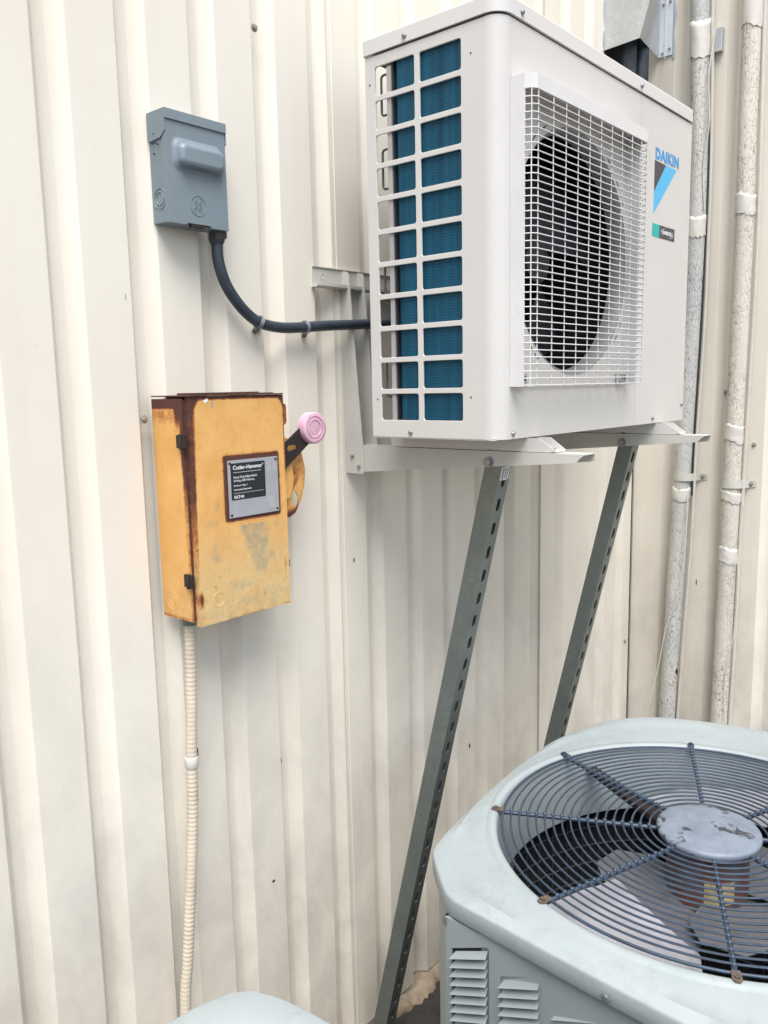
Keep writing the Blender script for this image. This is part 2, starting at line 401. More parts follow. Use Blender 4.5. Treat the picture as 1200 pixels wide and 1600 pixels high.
def rrect(x0, y0, x1, y1, r, n=4):
    P = []
    for cx, cy, a in ((x1-r, y1-r, 0), (x0+r, y1-r, 90), (x0+r, y0+r, 180), (x1-r, y0+r, 270)):
        for k in range(n+1):
            t = math.radians(a+90*k/n); P.append((cx+r*math.cos(t), cy+r*math.sin(t)))
    return P
def circ(cx, cy, r, n=24): return [(cx+r*math.cos(2*math.pi*k/n), cy+r*math.sin(2*math.pi*k/n)) for k in range(n)]
FRONT = lambda y: Matrix(((1,0,0,0),(0,0,1,y),(0,1,0,0),(0,0,0,1)))        # local (x,y)->(X,Z), thickness towards +Y
SIDE = lambda x: Matrix(((0,0,1,x),(1,0,0,0),(0,1,0,0),(0,0,0,1)))         # local (x,y)->(Y,Z), thickness towards +X
def text_mesh(body, size, M4, thick=.0004, bold=0., sx=1., shear=0., align='LEFT', sp_=1.):
    cu = bpy.data.curves.new('tmp', 'FONT'); cu.body = body; cu.size = size; cu.extrude = thick/2; cu.offset = bold
    cu.shear = shear; cu.align_x = align; cu.space_character = sp_
    ob = bpy.data.objects.new('tmp', cu); COL.objects.link(ob)
    dg = bpy.context.evaluated_depsgraph_get(); me = bpy.data.meshes.new_from_object(ob.evaluated_get(dg))
    bpy.data.objects.remove(ob)
    xs = [v.co.x for v in me.vertices] or [0]
    mb = MB(); mb.add([M4 @ Vector((v.co.x*sx, v.co.y, -v.co.z)) for v in me.vertices], [tuple(p.vertices) for p in me.polygons])
    return mb, (max(xs)-min(xs))*sx
def screw_mesh(name, r=.0042, h=.004, hexhead=False, washer=0.):
    """head pointing along local -Y, base at origin"""
    mb = MB()
    if washer: mb.cyl((0,0,0), (0,-.0012,0), washer, 20)
    b0 = -.0012 if washer else 0
    if hexhead:
        mb.cyl((0,b0,0), (0,b0-h,0), r, 6, smooth=False); mb.cyl((0,b0-h,0), (0,b0-h-.0006,0), r*.8, 12, r2=r*.7)
    else:
        mb.cyl((0,b0,0), (0,b0-h*.6,0), r, 14); mb.cyl((0,b0-h*.6,0), (0,b0-h,0), r, 14, r2=r*.6)
        mb.box((-r*.5, b0-h-.0003, -r*.1), (r*.5, b0-h+.0005, r*.1)); mb.box((-r*.1, b0-h-.0003, -r*.5), (r*.1, b0-h+.0005, r*.5))
    me = bpy.data.meshes.new(name); me.from_pydata(mb.v, [], mb.f); me.polygons.foreach_set('use_smooth', mb.sm)
    me.materials.append(M['steel']); return me
ROT = lambda loc, rz=0, rx=0: Matrix.Translation(loc) @ Euler((rx, 0, rz)).to_matrix().to_4x4()
FACE_NY, FACE_NX = 0., -math.pi/2      # screw heads facing -Y / facing -X
SCREW = screw_mesh('screw', .0045, .0045)
HEXS = screw_mesh('hex_screw', .0045, .004, True, .0072)
BOLT = screw_mesh('bolt', .0085, .007, True, .0105)
BOLTS = screw_mesh('small_bolt', .0042, .004, True, .0)

HEXP = HEXS.copy(); HEXP.materials.clear(); HEXP.materials.append(simple('weathered_screw', (.34, .32, .28), .55, .3, var=.35, vscale=150, dirt=(.12,.09,.06), dirtamt=.6))
# ------------------------------------------------------------------ ground
g = MB(); G = 40; n = 24
g.add([(-G,-G,0),(G,-G,0),(G,G,0),(-G,G,0)], [(0,1,2,3)])
g.build('ground', 'ground', kind='structure')

# ------------------------------------------------------------------ main wall, corrugated steel
PX, D = .1438, .024
def profile_x(i0, i1):     # (x, y) outline of ribs i0..i1 ; crest k spans .064+PX*k-.0 .. +.0868
    P = []
    for k in range(i0, i1):
        a = .065+PX*k
        for q in ((a, 0), (a+.0868, 0), (a+.0868+.0165, D), (a+PX-.019, D)): P.append(q)
    P.append((.065+PX*i1, 0)); return P
def sheet(P, z0, z1, flip=False):
    mb = MB(); n = len(P); R = .0014
    # round each corner slightly
    Q = []
    for i, p in enumerate(P):
        if i in (0, n-1): Q.append(p); continue
        a = Vector(P[i-1])-Vector(p); b = Vector(P[i+1])-Vector(p)
        Q.append(tuple(Vector(p)+a.normalized()*R)); Q.append(tuple(Vector(p)+(a.normalized()+b.normalized())*R*.28)); Q.append(tuple(Vector(p)+b.normalized()*R))
    zs = [z0+(z1-z0)*k/10 for k in range(11)]
    mb.loops([[(q[0], q[1], z) for q in Q] for z in zs], False, False, False, closed=False)
    return mb
wall = thing('corrugated_wall', (0, .02, 0), 'long cream corrugated metal wall with the hung units and boxes on it', 'wall')
i = -24
while i < 10:
    j = min(i+6, 10)
    P = profile_x(i, j)
    P[-1] = (P[-1][0]+.012, P[-1][1]) if j < 10 else P[-1]
    lift = -.0012 if ((i//6) % 2) else 0
    P = [(a, b+lift) for a, b in P]
    if j == 10: P += [(1.5735, 0)]
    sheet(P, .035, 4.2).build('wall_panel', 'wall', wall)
    i = j
# corner flashing
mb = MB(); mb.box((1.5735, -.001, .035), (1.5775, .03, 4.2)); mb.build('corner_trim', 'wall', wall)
mb = MB(); mb.box((1.5665, -.0016, .035), (1.5735, .004, 4.2)); mb.build('corner_gap', 'rustblack', wall)
for x, z in ((-.127, 2.245), (.73, .60), (-.126, .803), (-.80, 1.15), (.735, 2.245), (1.02, 2.245)):
    place('screw', HEXP, ROT((x, .016 if z != 2.245 else .0, z), FACE_NY), wall)
place('screw', HEXP, ROT((-.414, .0, 1.537), FACE_NY), wall)
place('screw', HEXP, ROT((1.535, -.001, .652), FACE_NY), wall)

def chip(x, z, w_, h_, seed, par, side=False):
    r = random.Random(seed); P = [(x+w_*.5*math.cos(a*.5236)*r.uniform(.5, 1.1), z+h_*.5*math.sin(a*.5236)*r.uniform(.6, 1.1)) for a in range(12)]
    mb = MB()
    if side: v, f = curve_plate([P], .0003, SIDE(1.5796))
    else: v, f = curve_plate([P], .0003, FRONT(-.0018))
    mb.add(v, f); mb.build('paint_chip', 'rustblack', par)
chip(.553, .60, .006, .018, 2, wall); chip(-.17, .556, .010, .006, 3, wall); chip(-.435, 1.74, .0012, .012, 4, wall); chip(.105, 1.20, .004, .012, 5, wall)
# return wall (faces -X)
rw = thing('return_wall', (1.60, -.5, 0), 'cream ribbed metal wall at right behind the two cracked pipes', 'wall')
def prof_y():
    P = [(-.002, 1.58), (-.104, 1.58)]; y = -.104
    for k in range(22):
        for dy, x in ((.028, 1.605), (.028, 1.605), (.0235, 1.58), (.086, 1.58)):
            y -= dy; P.append((y, x))
    return P
Py = prof_y()
cut = [10+4*5, 10+4*11, len(Py)]
s0 = 0
for cidx in (26, 50, len(Py)):
    seg = Py[s0:cidx]
    m2 = sheet(seg, .035, 4.2); m2.v = [(v[1], v[0], v[2]) for v in m2.v]
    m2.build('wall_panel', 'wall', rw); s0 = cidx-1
chip(-.236, .895, .004, .026, 6, rw, True)
for y, z in ((-.303, 1.543), (-.405, 1.374), (-.06, 2.3)):
    place('screw', HEXP, ROT((1.58 if y != -.303 else 1.5995, y, z), FACE_NX), rw)

# crumbling sealant along the foot of the wall
rnd = random.Random(3)
def rubble(x0, x1, yoff, seed):
    r = random.Random(seed); mb = MB(); L = []; k = int((x1-x0)/.008)
    for i in range(k+1):
        x = x0+(x1-x0)*i/k; 
        hh = .014+.010*math.sin(x*37)+r.uniform(-.004,.006); ww = .018+.010*math.sin(x*23+1)+r.uniform(-.005,.006)
        if i in (0, k): hh = .003; ww = .004
        L.append([(x, .030, .0), (x, yoff-ww, .0), (x+r.uniform(-.003,.003), yoff-ww*.9, hh*.55), (x, yoff-ww*.45, hh), (x, .012, hh+.012), (x, .03, hh+.010)])
    mb.loops(L, True, True, True); return mb
tag(rubble(-.9, 1.5, -.004, 5).build('wall_base_sealant', 'concrete'), 'crumbling beige sealant strip along the foot of the cream wall', 'sealant')

# ------------------------------------------------------------------ wall bracket
AX = (.09, .67)
br = thing('wall_bracket', (.42, 0, 1.40), 'cream painted steel wall bracket carrying the hung outdoor unit', 'bracket')
mb = MB(); mb.box((0, -.0035, 1.79), (.86, -.0005, 1.829)); mb.box((-.003, -.0195, 1.788), (.86, -.0035, 1.7905)); mb.box((-.003, -.021, 1.7905), (.86, -.0195, 1.797)); mb.box((0, -.006, 1.829), (.86, -.0005, 1.8305))
rail = mb.build('rail', 'bracket', br)
mb = MB(); mb.ring((.028, -.0038, 1.811), .0052, .0006, 20, 6, axis='y'); mb.build('hole_rim', 'bracket', br)
def upright(x, side):
    poly = [(-.001, 1.399), (-.050, 1.399), (-.0545, 1.404), (-.0545, 1.425), (-.0235, 1.815), (-.019, 1.8245), (-.010, 1.8265), (-.001, 1.8265)]
    return curve_plate([poly], .0025, SIDE(x))
for ax in AX:
    mb = MB(); v, f = upright(ax-.0026, 0); mb.add(v, f); v, f = upright(ax+.044, 0); mb.add(v, f)
    mb.box((ax, -.004, 1.399), (ax+.044, -.0005, 1.8265)); mb.build('upright', 'bracket', br)
    # arm: channel, open below, tapering to the tip
    def armside(x):
        poly = [(-.010, 1.4595), (-.567, 1.4595), (-.567, 1.4560), (-.561, 1.4520), (-.554, 1.4440), (-.052, 1.4035), (-.010, 1.4035)]
        return curve_plate([poly], .0022, SIDE(x))
    mb = MB(); v, f = armside(ax); mb.add(v, f); v, f = curve_plate([[(-.010, 1.4595), (-.569, 1.4595), (-.570, 1.4470), (-.562, 1.4435), (-.052, 1.4035), (-.010, 1.4035)]], .0022, SIDE(ax+.0418)); mb.add(v, f)
    mb.box((ax+.0022, -.569, 1.4575), (ax+.0418, -.010, 1.4595)); mb.build('arm', 'bracket', br, bevel=.0006)
    for y, z in ((-.022, 1.4365), (-.0405, 1.4145)):
        place('bolt', BOLTS, ROT((ax-.0026, y, z), FACE_NX), br)
    place('bolt', BOLT, ROT((ax-.0003, -.372, 1.4385), FACE_NX), br)

# ------------------------------------------------------------------ slotted struts
def strut(ax, label):
    st = thing('support_strut', (ax+.02, -.05, 0), label, 'strut', 'slotted struts bracing the wall bracket')
    x0 = ax+.003; wdt = .037; dep = .036
    top = Vector((x0, -.4035, 1.4555)); bot = Vector((x0, -.0585, .006))
    ax_ = (bot-top); Ln = ax_.length; zd = ax_.normalized()           # along
    xd = Vector((1,0,0)); nd = xd.cross(zd).normalized()              # towards the wall/up
    if nd.y < 0: nd = -nd
    def mt(org, a, b, c):
        m = Matrix.Identity(4)
        for i, vv in enumerate((a, b, c)):
            for j in range(3): m[j][i] = vv[j]
        m.translation = org; return m
    t = .0022
    holes = []; s = .055
    while s < Ln-.03:
        holes.append(rrect(wdt/2-.0062, s-.0135, wdt/2+.0062, s+.0135, .0061, 5)); s += .0495
    slotted = [[(0,0),(wdt,0),(wdt,Ln),(0,Ln)]]+holes
    mb = MB()
    v, f = curve_plate(slotted, t, mt(top, xd, zd, nd)); mb.add(v, f)
    mb.build('slotted_face', 'galv', st)
    # side webs
    mb = MB()
    v, f = curve_plate([[(t,0),(dep,0),(dep,Ln),(t,Ln)]], t, mt(top, nd, zd, xd)); mb.add(v, f)
    mb.build('side_web', 'galv', st)
    mb = MB()
    v, f = curve_plate([[(t,0),(dep,0),(dep,Ln),(t,Ln)]], t, mt(top+xd*(wdt-t), nd, zd, xd)); mb.add(v, f)
    mb.build('side_web', 'galv', st)
    mb = MB()
    v, f = curve_plate([[(t,0),(.009,0),(.009,Ln),(t,Ln)]], t, mt(top+nd*(dep-t), xd, zd, nd)); mb.add(v, f)
    v, f = curve_plate([[(wdt-.009,0),(wdt-t,0),(wdt-t,Ln),(wdt-.009,Ln)]], t, mt(top+nd*(dep-t), xd, zd, nd)); mb.add(v, f)
    mb.build('return_lip', 'galv', st)
    mb = MB(); mb.box((x0-.003, -.075, 0), (x0+wdt+.003, -.002, .005)); mb.build('foot_plate', 'galv', st)
    return st, mt, top, zd, nd, xd
st1 = strut(AX[0], 'left slotted galvanised strut, nearest, running from arm to wall foot')
st2 = strut(AX[1], 'right slotted galvanised strut going down behind the round-grilled condenser')
# torn sticker near the top of the first strut
st, mt, top, zd, nd, xd = st1
mb = MB(); v, f = curve_plate([[(.004,.028),(.033,.026),(.0335,.052),(.024,.0545),(.0045,.0535)]], .0003, mt(top-nd*.0004, xd, zd, nd)); mb.add(v, f)
stk = mb.build('sticker', 'white', st)
mb = MB(); rr = random.Random(2)
for row, (a, b) in enumerate(((.008,.0145),(.017,.021),(.0235,.029))):
    s = .031
    while s < .050:
        h = rr.uniform(.0012, .003)
        v, f = curve_plate([[(a+rr.uniform(0,.001), s), (b-rr.uniform(0,.002), s), (b-rr.uniform(0,.002), s+h), (a, s+h)]], .0002, mt(top-nd*.0007, xd, zd, nd)); mb.add(v, f)
        s += h+rr.uniform(.0008, .0016)
mb.build('print', 'black', stk)

# ------------------------------------------------------------------ hung outdoor unit
ac = thing('outdoor_unit', (.42, -.31, 1.46), 'white outdoor air conditioning unit hung on the wall bracket', 'air conditioner')
Y0, Y1, Z0, Z1, XW, RC = -.455, -.159, 1.487, 2.184, .835, .030
# side panel with 11 x 2 rounded openings + rounded front corner
holes = []
rows = 11; zt, zb = 2.164, 1.520; pitch = (zt-zb+.0095)/rows
for r in range(rows):
    b0 = zb+r*pitch; t0 = b0+pitch-.0095
    holes.append(rrect(-.376, b0, -.2865, t0, .0045, 4)); holes.append(rrect(-.275, b0, -.183, t0, .0045, 4))
    # columns: near pair then far pair
v, f = curve_plate([[(Y0+RC, Z0), (Y1, Z0), (Y1, Z1), (Y0+RC, Z1)]]+holes, .004, SIDE(0), bev=.0008)
mb = MB(); mb.add(v, f)
# rounded corner
K = 10; L = []
for z in (Z0, Z1):
    out = [(RC-RC*math.cos(math.radians(90*k/K)), Y0+RC-RC*math.sin(math.radians(90*k/K)), z) for k in range(K+1)]
    inn = [(RC-(RC-.002)*math.cos(math.radians(90*k/K)), Y0+RC-(RC-.002)*math.sin(math.radians(90*k/K)), z) for k in range(K, -1, -1)]
    L.append(out+inn)
mb.loops(L, True, True, False)
for k in range(len(mb.f)-2-len(L[0]), len(mb.f)-2): mb.sm[k] = True
mb.build('side_panel', 'ac', ac)
for y, z in ((-.3965, 2.134), (-.394, 1.562), (-.1705, 2.136), (-.174, 1.560)):
    mb = MB(); mb.cyl((-.0002, y, z), (-.0006, y, z), .0017, 10); mb.build('pin_hole', 'dark', ac)
# front panels
CX, CZ, CR = .262, 1.827, .226
v, f = curve_plate([[(RC+.0004, Z0), (.5488, Z0), (.5488, Z1), (RC+.0004, Z1)], circ(CX, CZ, CR, 72)], .003, FRONT(Y0))
mb = MB(); mb.add(v, f); mb.build('front_panel', 'ac', ac)
v, f = curve_plate([[(.5502, Z0), (XW, Z0), (XW, Z1), (.5502, Z1)]], .003, FRONT(Y0))
mb = MB(); mb.add(v, f); mb.box((XW-.003, Y0+.003, Z0), (XW, Y1, Z1)); mb.build('service_panel', 'ac', ac)
mb = MB(); mb.box((.545, Y0+.0032, Z0), (.554, Y0+.006, Z1)); mb.build('seam_backing', 'dark', ac)
# air ring, slots in the shroud
mb = MB(); L = []
for (yy, rr_) in ((Y0-.001, CR+.001), (Y0+.002, CR-.003), (Y0+.010, CR-.007), (Y0+.022, CR-.009), (Y0+.034, CR-.007)):
    L.append([(CX+rr_*math.cos(2*math.pi*k/72), yy, CZ+rr_*math.sin(2*math.pi*k/72)) for k in range(72)])
mb.loops(L, False, False, True); mb.build('air_ring', 'ringgrey', ac)
mb = MB()
for a in (118, 128, 140, 152, 197, 212, 226, 232, 318, 326, 52, 40, 30):
    a = math.radians(a); R_ = CR+.012
    L = []
    for q in range(5):
        aa = a+q*.018; L.append(((CX+R_*math.cos(aa), CZ+R_*math.sin(aa))))
    P = L+[(CX+(R_+.0022)*math.cos(a+q*.018), CZ+(R_+.0022)*math.sin(a+q*.018)) for q in range(4, -1, -1)]
    v, f = curve_plate([P], .0004, FRONT(Y0-.0006)); mb.add(v, f)
mb.build('panel_slots', 'dark', ac, kind='stuff')
# internals
prof = [(.006, Y0+.032), (.046, Y0+.032), (.046, -.2225), (.019, -.2225)]+[(.019-.013*math.sin(math.radians(9*k)), -.2355+.013*math.cos(math.radians(9*k))) for k in range(1, 11)]
mb = MB(); mb.loops([[(x, y, z) for x, y in prof] for z in (1.49, 2.18)], True, True, True); mb.build('coil', 'coil', ac)
mb = MB(); mb.box((.006, -.2225, 1.50), (.048, -.2185, 2.178)); mb.build('coil_gasket', 'dark', ac)
v, f = curve_plate([rrect(.004, 1.512, .044, 2.160, .006)], .0016, FRONT(-.2185)); mb = MB(); mb.add(v, f)
mb.box((.003, -.2185, 1.512), (.0046, -.2085, 2.160)); mb.build('tube_sheet', 'inner', ac)
for zc in (2.115, 1.985, 1.775, 1.60):
    mb = MB(); H = .035; pts = [(.010, -.214, zc+H), (.010, -.196, zc+H)]
    for k in range(5): t = math.radians(90*k/4); pts.append((.010, -.196+.006*math.sin(t), zc+H-.006+.006*math.cos(t)))
    for k in range(5): t = math.radians(90*k/4); pts.append((.010, -.196+.006*math.cos(t), zc-H+.006-.006*math.sin(t)))
    pts.append((.010, -.214, zc-H)); mb.tube(pts, .0022, 8); mb.build('tube_bend', 'copper', ac)
# back coil, divider and base pan
mb = MB(); mb.box((.12, -.205, 1.49), (.55, -.165, 2.18)); mb.build('rear_coil', 'coildark', ac)
mb = MB(); mb.box((.047, Y0+.034, 1.49), (.049, -.223, 2.18)); mb.box((.049, Y0+.004, 2.165), (.55, -.205, 2.167)); mb.box((.541, Y0+.0065, 1.49), (.544, -.162, 2.18)); mb.build('divider', 'dark', ac)
mb = MB(); mb.box((.001, Y0+.012, 1.4855), (XW-.001, Y1, 1.490)); mb.build('base_pan', 'ac', ac)
# fan: hub + three broad blades + struts
fn = MB(); fn.cyl((CX, -.375, CZ), (CX, -.33, CZ), .045, 28); fn.build('fan_hub', 'fan', ac)
for b_ in range(3):
    mb = MB(); a0 = math.radians(20+120*b_); L = []
    for i_ in range(9):
        a = a0+math.radians(78)*i_/8; yy = -.385+.05*i_/8
        L.append([(CX+r_*math.cos(a-.35*(r_-.04)/.16), yy+d_, CZ+r_*math.sin(a-.35*(r_-.04)/.16)) for d_ in (0, .003) for r_ in ((.042,.09,.14,.198) if d_ == 0 else (.198,.14,.09,.042))])
    mb.loops(L, True, True, True); mb.build('fan_blade', 'fan', ac)
mb = MB()
for x in (CX-.03, CX+.03): mb.box((x-.008, -.318, 1.49), (x+.008, -.31, 2.18))
mb.cyl((CX, -.33, CZ), (CX, -.25, CZ), .05, 24); mb.build('fan_motor', 'dark', ac)
# top lid
def rloop(x0, y0, x1, y1, r, z, n=6): return [(p[0], p[1], z) for p in rrect(x0, y0, x1, y1, r, n)]
mb = MB(); e = .0035
def lidloop(ins, z):
    x0, y0, x1, y1 = -e+ins, Y0-e+ins, XW+e-ins, Y1+e-ins
    P = []
    for cx, cy, a, r in ((x1-.006, y1-.006, 0, .006), (x0+.006, y1-.006, 90, .006), (x0+.034, y0+.034, 180, .034-ins), (x1-.012, y0+.012, 270, .012)):
        for k in range(9):
            t = math.radians(a+90*k/8); P.append((cx+r*math.cos(t), cy+r*math.sin(t), z))
    return P
mb.loops([lidloop(0, 2.1875), lidloop(0, 2.2125)], True, False, True)
mb.loops([lidloop(0, 2.2125)]+[lidloop(.0032*(1-math.cos(math.radians(22.5*k))), 2.2125+.0034*math.sin(math.radians(22.5*k))) for k in range(1, 5)], False, True, True)
lid = mb.build('top_lid', 'lidw', ac)
mb = MB(); mb.loops([rloop(.002, Y0+.002, XW-.002, Y1-.002, .028, z) for z in (2.182, 2.1876)], True, True); mb.build('lid_seam', 'dark', ac)
for loc, rz in (((.061, Y0-e, 2.198), FACE_NY), ((.539, Y0-e, 2.198), FACE_NY), ((-e, -.257, 2.197), FACE_NX), ((0, -.2555, 1.497), FACE_NX),
                ((.041, Y0, 1.4965), FACE_NY), ((.649, Y0, 1.499), FACE_NY), ((.822, Y0, 1.526), FACE_NY)):
    place('screw', SCREW, ROT(loc, rz), ac)
# feet
for k, ax in enumerate(AX):
    mb = MB()
    pl = [(-.130, 1.4605), (-.4995, 1.4605), (-.512, 1.4635), (-.480, 1.4855), (-.125, 1.4855)]
    v, f = curve_plate([pl], .002, SIDE(ax+.003)); mb.add(v, f); v, f = curve_plate([pl], .002, SIDE(ax+.040)); mb.add(v, f)
    mb.box((ax+.005, -.512, 1.4605), (ax+.040, -.130, 1.463)); mb.build('foot', 'ac', ac)
    place('bolt', BOLTS, Matrix.Translation((ax+.022, -.497, 1.463)) @ Euler((-math.pi/2, 0, 0)).to_matrix().to_4x4(), ac)
# fan guard
gd = MB()
GX0, GX1, GY, GZ0, GZ1 = .030, .490, -.500, 1.580, 2.066
gd.box((GX0, -.483, GZ0-.001), (GX0+.003, Y0-.0003, GZ1))                                    # solid left flank
gd.box((GX1-.0065, -.4835, GZ0+.001), (GX1-.0035, Y0-.0003, GZ1))
L = [[(GX0, Y0-.0003, z), (GX0, -.483, z), (GX0+.004, -.494, z), (GX0+.014, GY, z), (GX1-.006, GY, z), (GX1, -.494, z), (GX1, Y0-.0003, z),
      (GX1-.003, Y0-.0003, z), (GX1-.003, -.492, z), (GX1-.008, GY+.003, z), (GX0+.016, GY+.003, z), (GX0+.007, -.491, z), (GX0+.003, -.482, z), (GX0+.003, Y0-.0003, z)] for z in (GZ1, 2.090)]
gd.loops(L, True, True)
gd.add([(GX0+.001, Y0-.001, 2.090), (GX1-.001, Y0-.001, 2.090), (GX1-.001, -.494, 2.090), (GX1-.007, GY+.001, 2.090), (GX0+.014, GY+.001, 2.090), (GX0+.004, -.493, 2.090)], [(0,1,2,3,4,5)])
gd.box((GX0+.004, Y0-.0028, 2.0905), (GX1-.004, Y0-.0003, 2.0935))
guard = gd.build('fan_guard', 'guard', ac, bevel=0)
wr = .00108
pathh = [(GX0+.001, -.480), (GX0+.002, -.486), (GX0+.006, -.495), (GX0+.015, GY), (GX1-.012, GY), (GX1-.003, GY+.004), (GX1, -.490), (GX1, Y0)]
mb = MB(); mb.tube([(x, y, 0) for x, y in pathh], wr, 6)
hme = bpy.data.meshes.new('guard_wire'); hme.from_pydata(mb.v, [], mb.f); hme.materials.append(M['guard'])
nz = 40
for k in range(nz):
    z = GZ0+.0012+(2.064-GZ0)*k/nz
    place('guard_wire', hme, Matrix.Translation((0, random.uniform(-.0003,.0003), z)), guard)
mb = MB(); mb.tube([(0, Y0-.002, GZ0), (0, GY+.006-.0, GZ0-.001), (0, GY+.0018, GZ0+.003), (0, GY+.0018, GZ1+.003)], wr, 6)
vme = bpy.data.meshes.new('guard_bar'); vme.from_pydata(mb.v, [], mb.f); vme.materials.append(M['guard'])
for x in [GX0+.019]+[.0995+.0448*k for k in range(8)]+[.457]:
    place('guard_wire', vme, Matrix.Translation((x, 0, 0)), guard)
mb = MB(); mb.tube([(0, 0, GZ0), (0, 0, GZ1+.003)], wr, 6)
vme2 = bpy.data.meshes.new('guard_post'); vme2.from_pydata(mb.v, [], mb.f); vme2.materials.append(M['guard'])
for x, y in ((GX0+.005, -.4935), (GX1-.001, -.4955), (GX1, -.474)): place('guard_wire', vme2, Matrix.Translation((x, y, 0)), guard)
mb = MB()
for y in (Y0-.003, -.478): mb.tube([(GX0+.002, y, GZ0), (GX1-.002, y, GZ0)], wr, 6)
mb.build('guard_wire', 'guard', guard)
for x in (GX0+.010, GX1-.042):
    mb = MB(); mb.box((x, Y0-.012, GZ0+.004), (x+.03, Y0-.0003, GZ0+.022)); mb.build('guard_clip', 'inner', guard, bevel=.002)
    mb = MB(); mb.box((x+.007, Y0-.0123, GZ0+.009), (x+.013, Y0-.0118, GZ0+.017)); mb.box((x+.018, Y0-.0123, GZ0+.009), (x+.025, Y0-.0118, GZ0+.017)); mb.build('clip_slot', 'dark', guard)
# badges
TX = lambda x, z, y=Y0: Matrix(((1,0,0,x),(0,0,-1,y-.0003),(0,1,0,z),(0,0,0,1)))
mb, wid = text_mesh('DAIKIN', .0315, TX(0,0), bold=.0018, sp_=1.12)
sx = .133/wid
mb, wid = text_mesh('DAIKIN', .0315, TX(.6265, 2.0715), bold=.0018, sx=sx, sp_=1.12)
logo = mb.build('brand_lettering', 'deepblue', ac)
v, f = curve_plate([[(.6245,2.0665),(.6245,2.0005),(.6855,2.0655)]], .0003, FRONT(Y0-.0005)); mb = MB(); mb.add(v, f); mb.build('logo_triangle', 'charcoal', ac)
v, f = curve_plate([[(.6245,2.0001),(.6235,1.9525),(.7485,2.0650),(.6861,2.0655)]], .0003, FRONT(Y0-.0005)); mb = MB(); mb.add(v, f); mb.build('logo_triangle', 'blue', ac)
v, f = curve_plate([[(.620,1.9045),(.6585,1.9045),(.6585,1.9325),(.620,1.9325)]], .0003, FRONT(Y0-.0005)); mb = MB(); mb.add(v, f); mb.build('badge', 'teal', ac)
v, f = curve_plate([[(.6585,1.9045),(.7465,1.9050),(.7465,1.9330),(.6585,1.9325)]], .0003, FRONT(Y0-.0005)); mb = MB(); mb.add(v, f); bdg = mb.build('badge', 'charcoal', ac)
mb, wid = text_mesh('INVERTER', .0115, TX(0,0), bold=.0003); sx = .052/wid
mb, wid = text_mesh('INVERTER', .0115, TX(.677, 1.9150, Y0-.0006), bold=.0003, sx=sx); mb.build('badge_lettering', 'white', bdg)
mb = MB()
for a0, a1 in ((100, 235), (-80, 55)):
    P = []
    for k in range(13): a = math.radians(a0+(a1-a0)*k/12); P.append((.703+.035*math.cos(a), 1.9188+.0105*math.sin(a)))
    for k in range(12, -1, -1): a = math.radians(a0+(a1-a0)*k/12); w_ = .0018*math.sin(math.pi*k/12); P.append((.703+(.035-w_)*math.cos(a), 1.9188+(.0105-w_*.7)*math.sin(a)))
    v, f = curve_plate([P], .0003, FRONT(Y0-.0009)); mb.add(v, f)
mb.build('badge_swoosh', 'white', bdg)

# ------------------------------------------------------------------ grey disconnect box
gb = thing('disconnect_box', (-.311, 0, 1.862), 'small grey metal electrical disconnect box with rain cap on the wall', 'electrical box')
gx0, gx1, gz0, gz1, gy = -.372, -.248, 1.862, 2.040, -.048
mb = MB(); mb.box((gx0+.0012, gy+.004, gz0+.002), (gx1-.0012, -.0005, gz1-.002)); mb.build('body', 'grey', gb, bevel=.001)
mb = MB()
mb.box((gx0, gy, gz0), (gx1, gy+.0015, gz1-.004)); mb.box((gx0, gy+.0015, gz0), (gx0+.0012, gy+.010, gz1-.016)); mb.box((gx1-.0012, gy+.0015, gz0), (gx1, gy+.014, gz1-.016)); mb.box((gx0, gy+.0015, gz0), (gx1, gy+.012, gz0+.0012))
cov = mb.build('cover', 'grey', gb, bevel=.0005)
def emb(x0, z0, x1, z1, d, y, r):
    L = []
    for k in range(9):
        t = k/8; s_ = t*t*(3-2*t); ins = .010*t
        L.append([(p[0], y-.0001-d*s_, p[1]) for p in rrect(x0+ins, z0+ins, x1-ins, z1-ins, max(.002, r-ins*.3), 6)])
    return L
mb = MB(); mb.loops(emb(-.362, 1.946, -.255, 2.001, .0055, gy, .015), False, True, True)
mb.loops([[(p[0], y_, p[1]) for p in rrect(-.353+i_, 1.9525+i_, -.258-i_, 1.992-i_, .013-i_*.8, 6)] for y_, i_ in ((gy-.005, 0), (gy-.010, .0012), (gy-.0135, .003), (gy-.0155, .0060), (gy-.0163, .0095))], False, True, True)
mb.build('embossing', 'grey', cov)
# rain cap: top + front lip + side flaps with cut corners
mb = MB(); mb.box((gx0-.0015, gy-.0015, gz1), (gx1+.0015, -.0005, gz1+.0014)); mb.box((gx0-.0015, gy-.0028, gz1-.0145), (gx1+.0015, gy-.0014, gz1+.0014))
flap = [(-.0005, gz1), (gy-.0014, gz1), (gy-.0014, gz1-.033), (gy+.012, gz1-.0425), (-.0005, gz1-.045)]
v, f = curve_plate([flap], .0014, SIDE(gx0-.0016)); mb.add(v, f); v, f = curve_plate([flap], .0014, SIDE(gx1+.0002)); mb.add(v, f)
mb.build('rain_cap', 'grey', gb, bevel=.0004)
mb = MB()
for y, z in ((-.018, 2.006), (-.013, 1.992), (-.020, 1.992), (-.028, 1.988), (-.016, 1.975)): mb.cyl((gx0-(.002 if z > 2 else .0), y, z), (gx0-.0024, y, z), .0013, 8)
mb.build('rivet_holes', 'dark', gb)
mb = MB(); mb.ring((gx0+.0008, -.023, 1.903), .0165, .0008, 40, 6, math.radians(-60), math.radians(285), 'x'); mb.ring((gx0+.0008, -.023, 1.903), .0105, .0008, 40, 6, axis='x'); mb.build('knockout', 'grey', gb)
